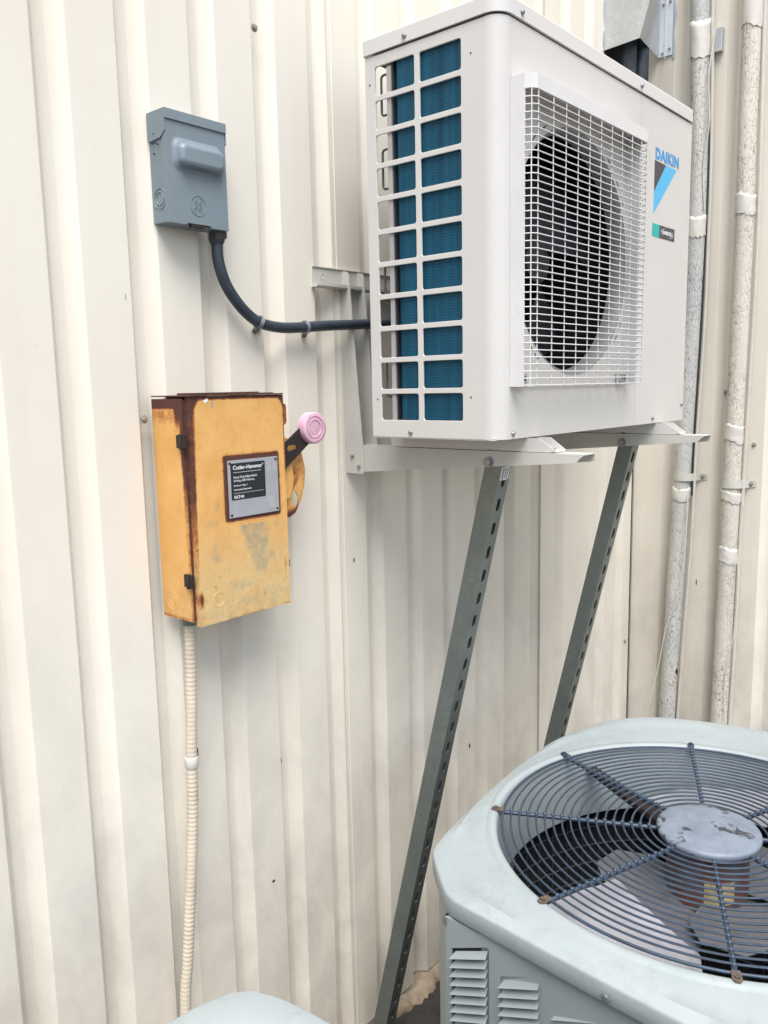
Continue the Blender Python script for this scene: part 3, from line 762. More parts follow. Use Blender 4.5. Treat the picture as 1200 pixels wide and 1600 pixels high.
mb = MB(); c0 = (-.3125, gy-.0002, 1.8955)
mb.ring(c0, .0165, .0007, 48, 6, axis='y')
for k in range(4): a = math.radians(45+90*k); mb.ring((c0[0], c0[1], c0[2]), .0145, .0004, 14, 6, a-.5, a+.5, 'y')
for sx_, sz_, a0, a1 in ((-.0042,.0052,20,330), (.0046,.0050,60,400), (-.0046,-.0048,-30,260), (.0046,-.0050,10,330)):
    mb.ring((c0[0]+sx_, c0[1], c0[2]+sz_), .0036, .0006, 20, 6, math.radians(a0), math.radians(a1), 'y'); mb.ring((c0[0]+sx_*1.2, c0[1], c0[2]+sz_*.9), .0014, .0005, 12, 5, axis='y')
mb.tube([(c0[0]-.001, c0[1], c0[2]+.008), (c0[0]+.0008, c0[1], c0[2]), (c0[0]-.001, c0[1], c0[2]-.009)], .0006, 6)
mb.build('emblem', 'grey', cov)
mb = MB(); mb.box((-.337, gy-.006, gz0+.0005), (-.290, gy+.004, gz0+.0022)); mb.box((-.333, gy-.0065, gz0-.004), (-.305, gy+.002, gz0+.0005)); mb.build('hasp', 'rustblack', gb, bevel=.0005)
mb = MB(); mb.cyl((-.2565, -.024, 1.861), (-.2565, -.024, 1.849), .0145, 8, smooth=False); mb.cyl((-.2565, -.024, 1.849), (-.2565, -.024, 1.842), .0145, 16, r2=.0118); mb.box((-.2475, -.034, 1.852), (-.2415, -.014, 1.878)); mb.build('cable_gland', 'charcoal', gb)

def spline(P, n=8):
    P = [Vector(p) for p in P]; out = []
    for i in range(len(P)-1):
        p0, p1, p2, p3 = P[max(i-1,0)], P[i], P[i+1], P[min(i+2, len(P)-1)]
        for k in range(n):
            t = k/n; out.append(.5*((2*p1)+(p2-p0)*t+(2*p0-5*p1+4*p2-p3)*t*t+(3*p1-p0-3*p2+p3)*t**3))
    out.append(P[-1]); return out
mb = MB()
mb.tube(spline([(-.2565,-.024,1.850),(-.2565,-.025,1.815),(-.246,-.027,1.778),(-.226,-.028,1.749),(-.198,-.028,1.724),(-.166,-.028,1.708),(-.120,-.028,1.7015),(-.070,-.029,1.703),(.0,-.031,1.709),(.075,-.033,1.714),(.14,-.040,1.718),(.24,-.07,1.722),(.40,-.10,1.72),(.60,-.13,1.70),(.82,-.10,1.66),(.90,-.11,1.60),(.90,-.20,1.57),(.84,-.24,1.57)], 8), .0104, 18)
bc = tag(mb.build('power_conduit', 'conduit'), 'thick black flexible conduit sagging from the grey box to the hung unit', 'conduit')
def conduit_clip(x, z, ang, label, ta, tb):
    t = thing('conduit_clip', (x, 0, z), label, 'clip', 'steel clips holding the black conduit')
    d = Vector((math.cos(ang), 0, math.sin(ang))); c = Vector((x, -.028, z)); nrm = Vector((-math.sin(ang), 0, math.cos(ang)))
    mb = MB(); pts = []
    for off in (-.0035, .0005):
        P = []
        for k in range(17):
            a = math.radians(-160+320*k/16+90)
            P.append(tuple(c+d*off+nrm*(.0119*math.sin(a))+Vector((0,-1,0))*(.0119*-math.cos(a)*-1)))
        mb.tube(P, .0017, 6)
    mb.build('loop', 'steel', t)
    a = Vector((ta[0], -.006, ta[1])); b = Vector((tb[0], -.004, tb[1])); q_ = (a-b).normalized(); side = Vector((q_.z, 0, -q_.x))*.0052
    mb = MB(); mb.hexa([tuple(p) for p in (b-side+Vector((0,-.002,0)), b+side+Vector((0,-.002,0)), b+side+Vector((0,.002,0)), b-side+Vector((0,.002,0)), a-side+Vector((0,-.004,0)), a+side+Vector((0,-.004,0)), a+side+Vector((0,.003,0)), a-side+Vector((0,.003,0)))])
    mb.build('tab', 'galv', t, bevel=.001)
    place('screw', HEXS if 0 else BOLTS, ROT((b.x+(a.x-b.x)*.3, -.0068, b.z+(a.z-b.z)*.3), FACE_NY), t)
conduit_clip(-.168, 1.7085, math.radians(-24), 'steel clip on the bend of the black conduit, left of the two', (-.148, 1.709), (-.163, 1.692))
conduit_clip(-.047, 1.7045, math.radians(4), 'steel clip on the level run of the black conduit, right of the two', (-.028, 1.708), (-.031, 1.687))

# ------------------------------------------------------------------ rusty yellow safety switch
yb = thing('safety_switch', (-.29, 0, 1.185), 'large rusty yellow safety switch box with pink lever knob', 'electrical box')
def sstep(a, b, x):
    t = max(0., min(1., (x-a)/(b-a) if a != b else 0)); return t*t*(3-2*t)
def gridplate(name, org, ud, vd, nu, nv, fun, parent, nrm, thick, mat='yellow'):
    org, ud, vd, nrm = Vector(org), Vector(ud), Vector(vd), Vector(nrm)
    vs = []; at = {'rust': [], 'fade': [], 'pale': []}
    for j in range(nv+1):
        for i in range(nu+1):
            u, v = i/nu, j/nv; vs.append(org+ud*u+vd*v); r_, f_, p_ = fun(u, v)
            at['rust'].append(r_); at['fade'].append(f_); at['pale'].append(p_)
    fs = [(j*(nu+1)+i, j*(nu+1)+i+1, (j+1)*(nu+1)+i+1, (j+1)*(nu+1)+i) for j in range(nv) for i in range(nu)]
    nb = len(vs)
    if thick:
        cs = [0, nu, (nv+1)*(nu+1)-1, nv*(nu+1)]
        per = list(range(0, nu+1))+[j*(nu+1)+nu for j in range(1, nv+1)]+[nv*(nu+1)+i for i in range(nu-1, -1, -1)]+[j*(nu+1) for j in range(nv-1, 0, -1)]
        for q in per:
            vs.append(vs[q]-nrm*thick)
            for k in at: at[k].append(max(at[k][q], .62) if k == 'rust' and thick > .0 and name == 'door' and vs[q].z > 1.56 else at[k][q])
        m = len(per)
        for a in range(m): fs.append((per[a], per[(a+1) % m], nb+(a+1) % m, nb+a))
        fs.append(tuple(nb+a for a in range(m)))
    me = bpy.data.meshes.new(name); O_ = origin(parent)
    me.from_pydata([tuple(p-O_) for p in vs], [], fs)
    for k, vals in at.items():
        A = me.attributes.new(k, 'FLOAT', 'POINT'); A.data.foreach_set('value', vals)
    me.materials.append(M[mat]); bm = bmesh.new(); bm.from_mesh(me); bmesh.ops.recalc_face_normals(bm, faces=bm.faces); bm.to_mesh(me); bm.free()
    return link(name, me, parent)
W_, H_ = .209, .394
def boxd(u, v, x0, y0, x1, y1):   # signed-ish distance (m) outside a rect on the door
    x, y = u*W_, v*H_
    dx = max(x0-x, 0, x-x1); dy = max(y0-y, 0, y-y1)
    d = math.hypot(dx, dy)
    if d == 0: d = -min(x-x0, x1-x, y-y0, y1-y)
    return d
def gauss(x, y, cx, cy, sx_, sy_): return math.exp(-(((x-cx)/sx_)**2+((y-cy)/sy_)**2))
def door_fun(u, v):
    x, y = u*W_, v*H_
    r = 0
    wl_ = .005+.006*sstep(.45, 1, v)                                   # left edge band, heavier at top
    r = max(r, .78*(1-sstep(wl_*.2, wl_*1.5, x))*(.35+.65*sstep(.15, .65, v)))
    r = max(r, .8*(1-sstep(.003, .010, H_-y)))                         # top edge
    cr = math.hypot(max(0, .036-x), max(0, y-(H_-.030))); r = max(r, .95*sstep(.022, .034, cr) if x < .036 and y > H_-.030 else 0)
    cr = math.hypot(max(0, x-(W_-.026)), max(0, y-(H_-.026))); r = max(r, .9*sstep(.018, .028, cr) if x > W_-.026 and y > H_-.026 else 0)
    r = max(r, .6*(1-sstep(.001, .006, W_-x))*sstep(.45, .7, v))
    d = boxd(u, v, .0675, .178, .1885, .2865)                             # around the name plate
    r = max(r, .86*(1-sstep(.0015, .0085, d)), .34*(1-sstep(.003, .020, d)))
    r = max(r, .19*sstep(.62, .78, v)*(1-sstep(.93, 1, v)))
    r = max(r, .8*gauss(x, y, .004, .047, .006, .016), .5*gauss(x, y, .200, .075, .003, .022))
    r = max(r, .46*gauss(x, y, W_, 0, .03, .006), .42*gauss(x, y, .12, .0, .12, .004))
    p = sstep(.52, .15, v)*.9
    fd = 0
    # grey-green triangle under the plate, pointing down
    if .05 < y < .165: 
        t = (.165-y)/.115; c = .128+.020*t; hw = .034*(1-t)+.010; fd = max(fd, .78*(1-sstep(hw*.5, hw*1.3, abs(x-c)))*(1-sstep(.7, 1, t)))
    for (cx, cy, a, b) in ((.045,.20,.012,.022), (.035,.175,.02,.012), (.18,.158,.012,.012), (.195,.225,.008,.01), (.17,.10,.022,.03), (.09,.055,.05,.02), (.04,.12,.02,.03), (.15,.03,.04,.02)):
        fd = max(fd, .62*gauss(x, y, cx, cy, a, b))
    fd = max(fd, .50*sstep(.34, .03, v))
    return r, fd, p
def side_fun(u, v):   # u: 0 at wall .. 1 at the door
    r = .95*sstep(.80, .98, u)*(.45+.55*sstep(.40, .8, v)) if v > .3 else .48*sstep(.84, .99, u)
    r = max(r, .95*sstep(.62, .80, u)*sstep(.80, .965, v))
    sc = .025+.035*abs(math.sin(u*math.pi*2.6+.4))
    r = max(r, .98*sstep(1-.062-.0+sc*.55, 1-.035+sc*.25, v) if u < .82 else r)
    r = max(r, .97*sstep(.945, .965, v)); r = max(r, .40*sstep(.82, .93, v)); r = max(r, .45*(1-sstep(.01, .02, v)), .5*(1-sstep(.0, .03, u))*sstep(.3,.6,v))
    return r, .35*gauss(u, v, .55, .45, .15, .06)+.3*sstep(.3, .1, v), .2*sstep(.3, .05, v)
def dark_fun(u, v): return .9, 0, 0
def plain_fun(u, v): return .12, .2, .1
bx0, bx1, bz0, bz1 = -.397, -.190, 1.187, 1.571
gridplate('side_wall', (bx0, 0, bz0), (0, -.0865, 0), (0, 0, bz1-bz0), 50, 170, side_fun, yb, (-1,0,0), .0015)
gridplate('body_side', (bx1, -.0005, bz0), (0, -.086, 0), (0, 0, bz1-bz0), 4, 20, plain_fun, yb, (1,0,0), .0015)
gridplate('body_bottom', (bx0+.0016, -.0005, bz0), (bx1-bx0-.0032, 0, 0), (0, -.086, 0), 6, 6, plain_fun, yb, (0,0,-1), .0015)
mb = MB(); mb.box((bx0+.002, -.088, bz0+.002), (bx1-.002, -.0005, bz1-.002)); mb.build('inner_body', 'rust', yb)
# rusty top plate, slightly proud and crumbling at the edge
mb = MB(); L = []; rr = random.Random(11)
fr = [(-.394+.211*k/40, -.1025-rr.uniform(0,.0012)) for k in range(41)]
for z in (1.5745, 1.5765+.0): L.append([(-.3975, -.0005, z), (-.3975, -.055, z)]+[(a, b, z+rr.uniform(-.0003,.0003)) for a, b in fr]+[(-.186, -.0005, z)])
mb.loops(L, True, True); mb.build('top_plate', 'rust', yb)
mb = MB(); mb.box((-.380, -.094, 1.5768), (-.2, -.072, 1.5782)); mb.box((-.372, -.06, 1.5768), (-.205, -.04, 1.5800)); mb.build('top_flange', 'rust', yb)
door = gridplate('door', (-.3915, -.1005, 1.180), (W_, 0, 0), (0, 0, H_), 130, 245, door_fun, yb, (0,-1,0), .0125)
# shallow door edge gap
for z in (1.500, 1.261):
    mb = MB(); mb.box((-.4035, -.096, z-.011), (-.3975, -.074, z+.011)); mb.cyl((-.4035, -.0865, z-.013), (-.4035, -.0865, z+.013), .0034, 10); mb.build('hinge', 'rustblack', yb, bevel=.0008)
mb = MB(); mb.cyl((-.183, -.092, 1.262), (-.183, -.092, 1.248), .0035, 8); mb.box((-.1835, -.098, 1.250), (-.178, -.086, 1.262)); mb.build('latch', 'rustblack', yb)
# knockouts
for c_, ax_, R_ in (((-.351, -.1005, 1.221), 'y', .0125), ((-.3968, -.028, 1.218), 'x', .0165)):
    mb = MB(); mb.ring(c_, R_, .0007, 36, 6, axis=ax_); mb.ring(c_, R_*.55, .0006, 30, 6, axis=ax_) if ax_ == 'x' else None
    ko = mb.build('knockout', 'yellow', yb)
# scratched mark
mb, _ = text_mesh('R', .013, TX(-.349, 1.556, -.1005), bold=.0); mb.build('scratched_mark', 'plate', yb)
mb = MB(); v, f = curve_plate([[(-.364,1.567),(-.355,1.5705),(-.353,1.567),(-.361,1.562)]], .0005, FRONT(-.1012)); mb.add(v, f); mb.build('torn_tape', 'white', yb)
# name plate
px0, px1, pz0, pz1 = -.3205, -.2045, 1.3605, 1.4620
kx_, kz_ = .917, .898
v, f = curve_plate([[(px0,pz0),(px1,pz0),(px1,pz1),(px0,pz1)]], .0012, FRONT(-.1030)); mb = MB(); mb.add(v, f); npl = mb.build('name_plate', 'plate', yb)
PW, PH = px1-px0, pz1-pz0
v, f = curve_plate([rrect(px0+.0060, pz0+.031, px0+.0850, pz1-.0055, .003)], .0002, FRONT(-.1033)); mb = MB(); mb.add(v, f); mb.build('black_label', 'black', npl)
def ptxt(s_, x, z, size, width, bold=0.):
    size *= .93; mb, w0 = text_mesh(s_, size, TX(0,0), bold=bold); mb, w0 = text_mesh(s_, size, TX(px0+x*kx_, pz0+z*kz_, -.1033), thick=.0002, bold=bold, sx=width*kx_/w0); mb.build('lettering', 'white', npl)
ptxt('Cutler-Hammer', .0120, .0945, .0108, .073, .00012)
ptxt('\u2122', .0845, .098, .006, .003)
ptxt('Heavy Duty Safety Switch', .0125, .0775, .0060, .058, 0.)
ptxt('30 Amp, 600 Volts A.c.', .0125, .0705, .0060, .052, 0.)
ptxt('Enclosure Type 1', .0125, .0615, .0044, .033, 0.)
ptxt('Interrupting Rating Inside', .0125, .0535, .0044, .043, 0.)
ptxt('EAT\u2022N', .0125, .0375, .0082, .023, .0001)
mb = MB(); mb.box((px0+.0115, -.1036, pz0+.0795), (px0+.076, -.1033, pz0+.0800)); mb.box((px0+.0115, -.1036, pz0+.0428), (px0+.079, -.1033, pz0+.0432)); mb.build('rule', 'white', npl)
mb = MB()
for x, z in ((px0+.0045, pz1-.005), (px1-.0045, pz1-.005), (px0+.0045, pz0+.005), (px1-.0045, pz0+.005)): mb.cyl((x, -.103, z), (x, -.1042, z), .0022, 12)
mb.build('rivet', 'rustblack', npl)
for x0, z0, hh in ((px0+.093, pz1-.025, .018), (px0+.1055, pz1-.025, .018), (px0+.093, pz0+.008, .022), (px0+.1005, pz0+.008, .022)):
    mb = MB(); mb.tube([(x0, -.1032, z0), (x0, -.1032, z0+hh), (x0+.004, -.1032, z0+hh), (x0+.004, -.1032, z0), (x0, -.1032, z0)], .00028, 5); mb.build('engraved_mark', 'cable', npl)
# lever side: quadrant plate, ears, lever, knob
quad = [(-.189,1.494),(-.160,1.494),(-.128,1.483),(-.112,1.460),(-.104,1.428),(-.107,1.398),(-.117,1.370),(-.133,1.345),(-.148,1.338),(-.189,1.338)]
hole = [(-.1375,1.388),(-.131,1.387),(-.125,1.375),(-.127,1.362),(-.133,1.356),(-.139,1.361),(-.141,1.375)]
v, f = curve_plate([quad, hole], .002, FRONT(-.071)); me_mb = MB(); me_mb.add(v, f)
def qfun(p):
    x, z = p.x, p.z; e_ = sstep(-.135, -.112, x)*.35+.75*sstep(1.375, 1.35, z)*sstep(-.15, -.12, x)+.8*sstep(1.35, 1.34, z); return e_
qo = me_mb.build('quadrant_plate', 'yellow', yb)
A = qo.data.attributes.new('rust', 'FLOAT', 'POINT'); A.data.foreach_set('value', [qfun(v_.co+origin(yb)) for v_ in qo.data.vertices])
q2 = [(-.189,1.455),(-.162,1.455),(-.150,1.440),(-.146,1.415),(-.150,1.395),(-.157,1.378),(-.189,1.372)]
v, f = curve_plate([q2], .002, FRONT(-.083)); mb = MB(); mb.add(v, f); mb.build('inner_quadrant', 'yellow', yb)
ear = rrect(-.194, 1.517, -.1565, 1.557, .007); earh = rrect(-.1695, 1.525, -.1625, 1.549, .003)
v, f = curve_plate([ear, earh], .002, FRONT(-.080)); mb = MB(); mb.add(v, f); eo = mb.build('padlock_ear', 'yellow', yb)
A = eo.data.attributes.new('rust', 'FLOAT', 'POINT'); A.data.foreach_set('value', [.62]*len(eo.data.vertices))
c0 = Vector((-.190, 1.447)); c1 = Vector((-.100, 1.507)); dd = (c1-c0).normalized(); pp = Vector((-dd.y, dd.x))*.0185
lev = [tuple(c0-pp*1.1), tuple(c1-pp), tuple(c1+pp), tuple(c0+pp*1.1)]
hc = c0+dd*.045
lh = [tuple(hc+dd*a+pp*b) for a, b in ((-.012,.42),(-.006,.58),(.010,.10),(.013,-.25),(.008,-.42),(-.004,-.12),(-.012,.10))]
v, f = curve_plate([lev, lh], .004, FRONT(-.090)); mb = MB(); mb.add(v, f); mb.build('lever', 'rustblack', yb)
kx, kz = -.1015, 1.5080
mb = MB(); L = []
for yy, rr_ in ((-.082, .0285), (-.083, .0305), (-.098, .0305), (-.1005, .0295), (-.1015, .0275), (-.1015, .0225), (-.0995, .0215), (-.0995, .0205), (-.1015, .0195), (-.1015, .0150), (-.0998, .0142), (-.0998, .0125), (-.1008, .0118), (-.1008, .001)):
    L.append([(kx+rr_*math.cos(2*math.pi*k/48), yy, kz+rr_*math.sin(2*math.pi*k/48)) for k in range(48)])
mb.loops(L, True, True, True); mb.build('knob', 'pink', yb)
mb = MB(); mb.cyl((-.367, -.034, 1.187), (-.367, -.034, 1.178), .0165, 8, smooth=False); mb.cyl((-.367, -.034, 1.178), (-.367, -.034, 1.168), .0135, 18); mb.build('cable_gland', 'galv', yb)
# ribbed cream conduit
pts = spline([(-.367,-.034,1.176),(-.371,-.032,1.06),(-.3765,-.029,.93),(-.380,-.029,.84),(-.387,-.028,.748),(-.398,-.028,.64),(-.411,-.028,.527),(-.422,-.028,.44),(-.428,-.03,.25),(-.430,-.03,.01)], 16)
# resample
def resample(P, step):
    out = [P[0]]; acc = 0
    for a, b in zip(P, P[1:]):
        d = (b-a).length; t = step-acc
        while t <= d: out.append(a.lerp(b, t/d)); t += step
        acc = (acc+d) % step if d+acc >= step else acc+d
    return out
pts = resample(pts, .0021)
rs = [.0102+.00032*(1 if (k % 4) in (0, 1) else -1)*(.8+.3*math.sin(k*.05)) for k in range(len(pts))]
mb = MB(); mb.tube(pts, rs, 14)
tag(mb.build('ribbed_conduit', 'creamconduit'), 'ribbed cream flexible conduit dropping from the yellow box down the wall', 'conduit')
cs = thing('conduit_strap', (-.378, 0, .908), 'rust-stained white strap holding the ribbed cream conduit', 'strap')
mb = MB(); L = []
for z in (.899, .9005, .9165, .918):
    rr_ = .0118 if z in (.899, .918) else .0124
    L.append([(-.3775+rr_*math.cos(2*math.pi*k/24), -.029+rr_*math.sin(2*math.pi*k/24), z) for k in range(24)])
mb.loops(L, True, True, True); mb.build('band', 'band', cs)
mb = MB(); mb.box((-.366, -.006, .901), (-.345, -.0005, .917)); mb.build('tab', 'rust', cs, bevel=.001)
place('screw', BOLTS, ROT((-.353, -.006, .909), FACE_NY), cs)

# ------------------------------------------------------------------ insulated pipes on the return wall
def bentpipe(name, P, r, mat, label, bands, seed):
    t = thing(name, (P[-1][0], P[-1][1], 0), label, 'pipe', 'insulated pipes on the right wall')
    rr = random.Random(seed); pts = resample(spline(P, 10), .02)
    rs = [r*(1+rr.uniform(-.018, .018)) for _ in pts]
    mb = MB(); mb.tube(pts, rs, 28); mb.build('insulation', mat, t)
    for z0, z1, ext in bands:
        L = []; k = 7
        for i_ in range(k):
            z = z0+(z1-z0)*i_/(k-1)
            c = min(pts, key=lambda q: abs(q.z-z)); lo = [q for q in pts if q.z <= z] ; hi = [q for q in pts if q.z >= z]
            c = Vector((c.x, c.y, z)); ring_ = []
            for a in range(28):
                th = 2*math.pi*a/28; rad = r+ext+rr.uniform(-.0009, .0014)
                zz = z+(rr.uniform(-.004, .004) if i_ in (0, k-1) else 0)+.006*math.sin(th*2+seed)
                ring_.append((c.x+rad*math.cos(th), c.y+rad*math.sin(th), zz))
            L.append(ring_)
        L = [[(q[0]*.0+q[0], q[1], q[2]) for q in l] for l in L]
        L.insert(0, [((q[0]-c.x)*.93+c.x, (q[1]-c.y)*.93+c.y, q[2]+.001) for q in L[0]]); 
        mb = MB(); mb.loops(L, False, False, True); b_ = mb.build('tape_wrap', 'band', t)
        b_.modifiers.new('thick', 'SOLIDIFY').thickness = .0012
    return t
P1 = [(1.552,-.186,3.2),(1.552,-.188,2.9),(1.553,-.198,2.6),(1.553,-.206,2.3),(1.554,-.206,2.05),(1.554,-.200,1.74),(1.554,-.189,1.358),(1.554,-.178,1.025),(1.554,-.166,.65),(1.554,-.158,.405),(1.555,-.150,.01)]
P2 = [(1.554,-.350,3.2),(1.554,-.352,2.7),(1.554,-.353,2.3),(1.554,-.356,2.06),(1.554,-.353,1.65),(1.554,-.350,1.363),(1.554,-.348,1.046),(1.554,-.343,.7),(1.554,-.339,.41),(1.555,-.336,.01)]
bentpipe('insulated_pipe', P1, .0285, 'crackA', 'blue-grey stained cracked insulated pipe nearest the wall corner', [(2.585,2.69,.0012),(2.045,2.105,.0014),(1.185,1.225,.0018)], 4)
bentpipe('insulated_pipe', P2, .0280, 'crackB', 'cream cracked insulated pipe, the right one of the pair', [(2.635,2.80,.0014),(2.09,2.15,.0016),(1.385,1.44,.0025),(1.19,1.222,.0025),(.985,1.035,.0016)], 9)
def strap(yc, z, y1, label):
    t = thing('pipe_strap', (1.55, yc, z), label, 'strap', 'metal straps across the insulated pipes')
    c = (1.554, yc); r = .0312; pts = []
    for k in range(13):
        a = math.radians(75+(-75-75+360-165)*0); th = math.radians(95+ (270-95)*k/12)
        pts.append((c[0]+r*math.cos(th), c[1]+r*math.sin(th)))
    pts = [p for p in pts if p[1] > yc-.024]+[(1.538, yc-.030), (1.560, yc-.040), (1.5775, yc-.048), (1.5780, y1)]
    mb = MB(); L = []
    nrm = []
    for k, p in enumerate(pts):
        q0 = Vector(pts[max(k-1, 0)]); q1 = Vector(pts[min(k+1, len(pts)-1)]); tt = (q1-q0).normalized(); nn = Vector((tt.y, -tt.x)); 
        h = .0125 if k < len(pts)-1 else .008
        a = Vector(p); b = a+nn*.0012
        L.append([(a.x, a.y, z-h), (a.x, a.y, z+h), (b.x, b.y, z+h), (b.x, b.y, z-h)])
    mb.loops(L, True, True, False); mb.build('strap_band', 'bracket', t, bevel=0)
    place('screw', HEXP, ROT((1.5765, y1+.016, z), FACE_NX), t)
strap(-.189, 1.262, -.262, 'cream metal strap and screw over the blue-grey pipe')
strap(-.350, 1.247, -.418, 'cream metal strap and screw over the right-hand cream pipe')
# cables beside the pipes
def cable(P, r, mat, label, name='thin_cable', grp='thin cables running beside the pipes'):
    mb = MB(); mb.tube(spline(P, 8), r, 8); tag(mb.build(name, mat), label, 'cable', grp)
cable([(1.560,-.222,3.2),(1.558,-.231,2.7),(1.556,-.238,2.5),(1.556,-.244,2.2),(1.556,-.243,2.0),(1.556,-.241,1.75),(1.556,-.228,1.36),(1.556,-.222,1.03),(1.556,-.205,.65),(1.556,-.196,.40),(1.557,-.186,.01)], .0058, 'cable', 'cream painted cable along the right side of the blue-grey pipe')
cable([(1.556,-.386,3.2),(1.556,-.386,2.7),(1.556,-.392,2.3),(1.556,-.395,2.0),(1.556,-.391,1.65),(1.556,-.386,1.36),(1.556,-.382,1.03),(1.556,-.378,.65),(1.556,-.374,.40),(1.557,-.372,.01)], .0062, 'cable', 'cream painted cable along the right side of the cream pipe')
cable([(1.566,-.236,2.66),(1.552,-.2365,2.3),(1.552,-.2350,2.0),(1.552,-.2315,1.75),(1.552,-.2215,1.40),(1.552,-.221,1.20)], .0036, 'blackcable', 'thin black cable squeezed between blue-grey pipe and its cream cable')
cable([(1.545,-.246,2.66),(1.530,-.236,2.52),(1.528,-.243,2.38),(1.530,-.228,2.25),(1.535,-.235,2.12)], .0022, 'cable', 'loose thin pale wire looping at the top of the blue-grey pipe')
cable([(1.530,-.215,1.20),(1.527,-.212,1.0),(1.524,-.196,.86),(1.520,-.160,.74),(1.512,-.140,.60),(1.500,-.112,.44),(1.49,-.09,.36)], .0017, 'band', 'loose pale wire trailing off the lower blue-grey pipe')
cable([(1.53,-.384,1.02),(1.527,-.391,.90),(1.527,-.384,.75),(1.527,-.366,.62),(1.527,-.362,.52),(1.53,-.372,.42)], .0017, 'band', 'loose pale wire beside the lower cream pipe')
jb = MB(); jb.box((1.560,-.262,2.595),(1.5775,-.235,2.665)); jo = jb.build('junction_cover', 'hood', bevel=.002); tag(jo, 'small metal cover plate beside the top of the blue-grey pipe', 'cover')

# ------------------------------------------------------------------ sheet metal hood in the corner
hd = thing('line_hood', (1.43, -.03, 2.59), 'galvanised sheet metal hood in the top corner over dark pipes', 'hood')
zt_ = 3.0
def plate4(P, t=.0012):
    P = [Vector(p) for p in P]; nn = (P[1]-P[0]).cross(P[3]-P[0]).normalized()*t
    mb = MB(); mb.hexa([tuple(p) for p in P]+[tuple(p+nn) for p in P]); return mb
plate4([(1.285,-.002,2.586),(1.285,-.117,2.592),(1.285,-.240,zt_),(1.285,-.002,zt_)]).build('left_sheet', 'hood', hd)
def bilerp(P, u, v): return Vector(P[0])*(1-u)*(1-v)+Vector(P[1])*u*(1-v)+Vector(P[2])*u*v+Vector(P[3])*(1-u)*v
Q_ = [(1.2868,-.117,2.593),(1.574,-.055,2.626),(1.574,-.055,zt_),(1.2868,-.240,zt_)]
mb = MB(); L = []
for k in range(17):
    v_ = k/16; row = [bilerp(Q_, u_/8, v_) for u_ in range(9)]
    L.append([tuple(q) for q in row]+[tuple(q+Vector((0, .0014, 0))) for q in row[::-1]])
mb.loops(L, True, True, False); mb.build('front_sheet', 'hood', hd)
mb = MB(); mb.box((1.573,-.098,2.628),(1.5785,-.0545,zt_)); mb.box((1.5700,-.076,2.620),(1.5730,-.0735,zt_)); mb.build('flange', 'flange', hd, bevel=.0005)
for y, z in ((-.066,2.637),(-.090,2.647),(-.066,2.785),(-.089,2.79)): place('rivet', BOLTS, ROT((1.573, y, z), FACE_NX), hd)
rr = random.Random(8); mb = MB(); L = []
for k in range(60):
    z = 2.60+.4*k/59; wv = .005+.003*math.sin(k*.5)+rr.uniform(-.0007,.0007); L.append([(1.285-wv, -.0012, z), (1.285-wv*.6, -.004, z), (1.2845, -.004, z), (1.2845, -.0012, z)])
mb.loops(L, True, True, True); mb.build('sealant_bead', 'plate', hd)
mb = MB(); L = []
for k in range(60):
    z = 2.615+.385*k/59; wv = .014+.004*math.sin(k*.37)+rr.uniform(-.0008,.0008); L.append([(1.5788, -.096-wv*.7, z), (1.5765, -.096-wv*.5, z), (1.5765, -.0985, z), (1.5788, -.0985, z)])
mb.loops(L, True, True, True); mb.build('sealant_bead', 'plate', hd)
mb = MB(); v, f = curve_plate([[(1.287,2.40),(1.287,2.98),(1.56,2.98),(1.50,2.45)]], .003, FRONT(-.006)); mb.add(v, f)
mb.build('wall_opening', 'dark', hd)
for k, (x, y) in enumerate(((1.345,-.055),(1.415,-.062))):
    mb = MB(); mb.tube(spline([(x,-.01,2.95),(x,y,2.80),(x,y,2.55),(x-.01,y,2.3),(x-.12,y-.04,2.0),(x-.33,y-.08,1.80),(.95,-.22,1.68),(.836,-.25,1.66)], 8), .026 if k else .024, 16)
    tag(mb.build('refrigerant_line', 'conduit'), ('left' if not k else 'right')+' of the two black insulated refrigerant lines under the metal hood', 'pipe', 'black refrigerant lines under the hood')

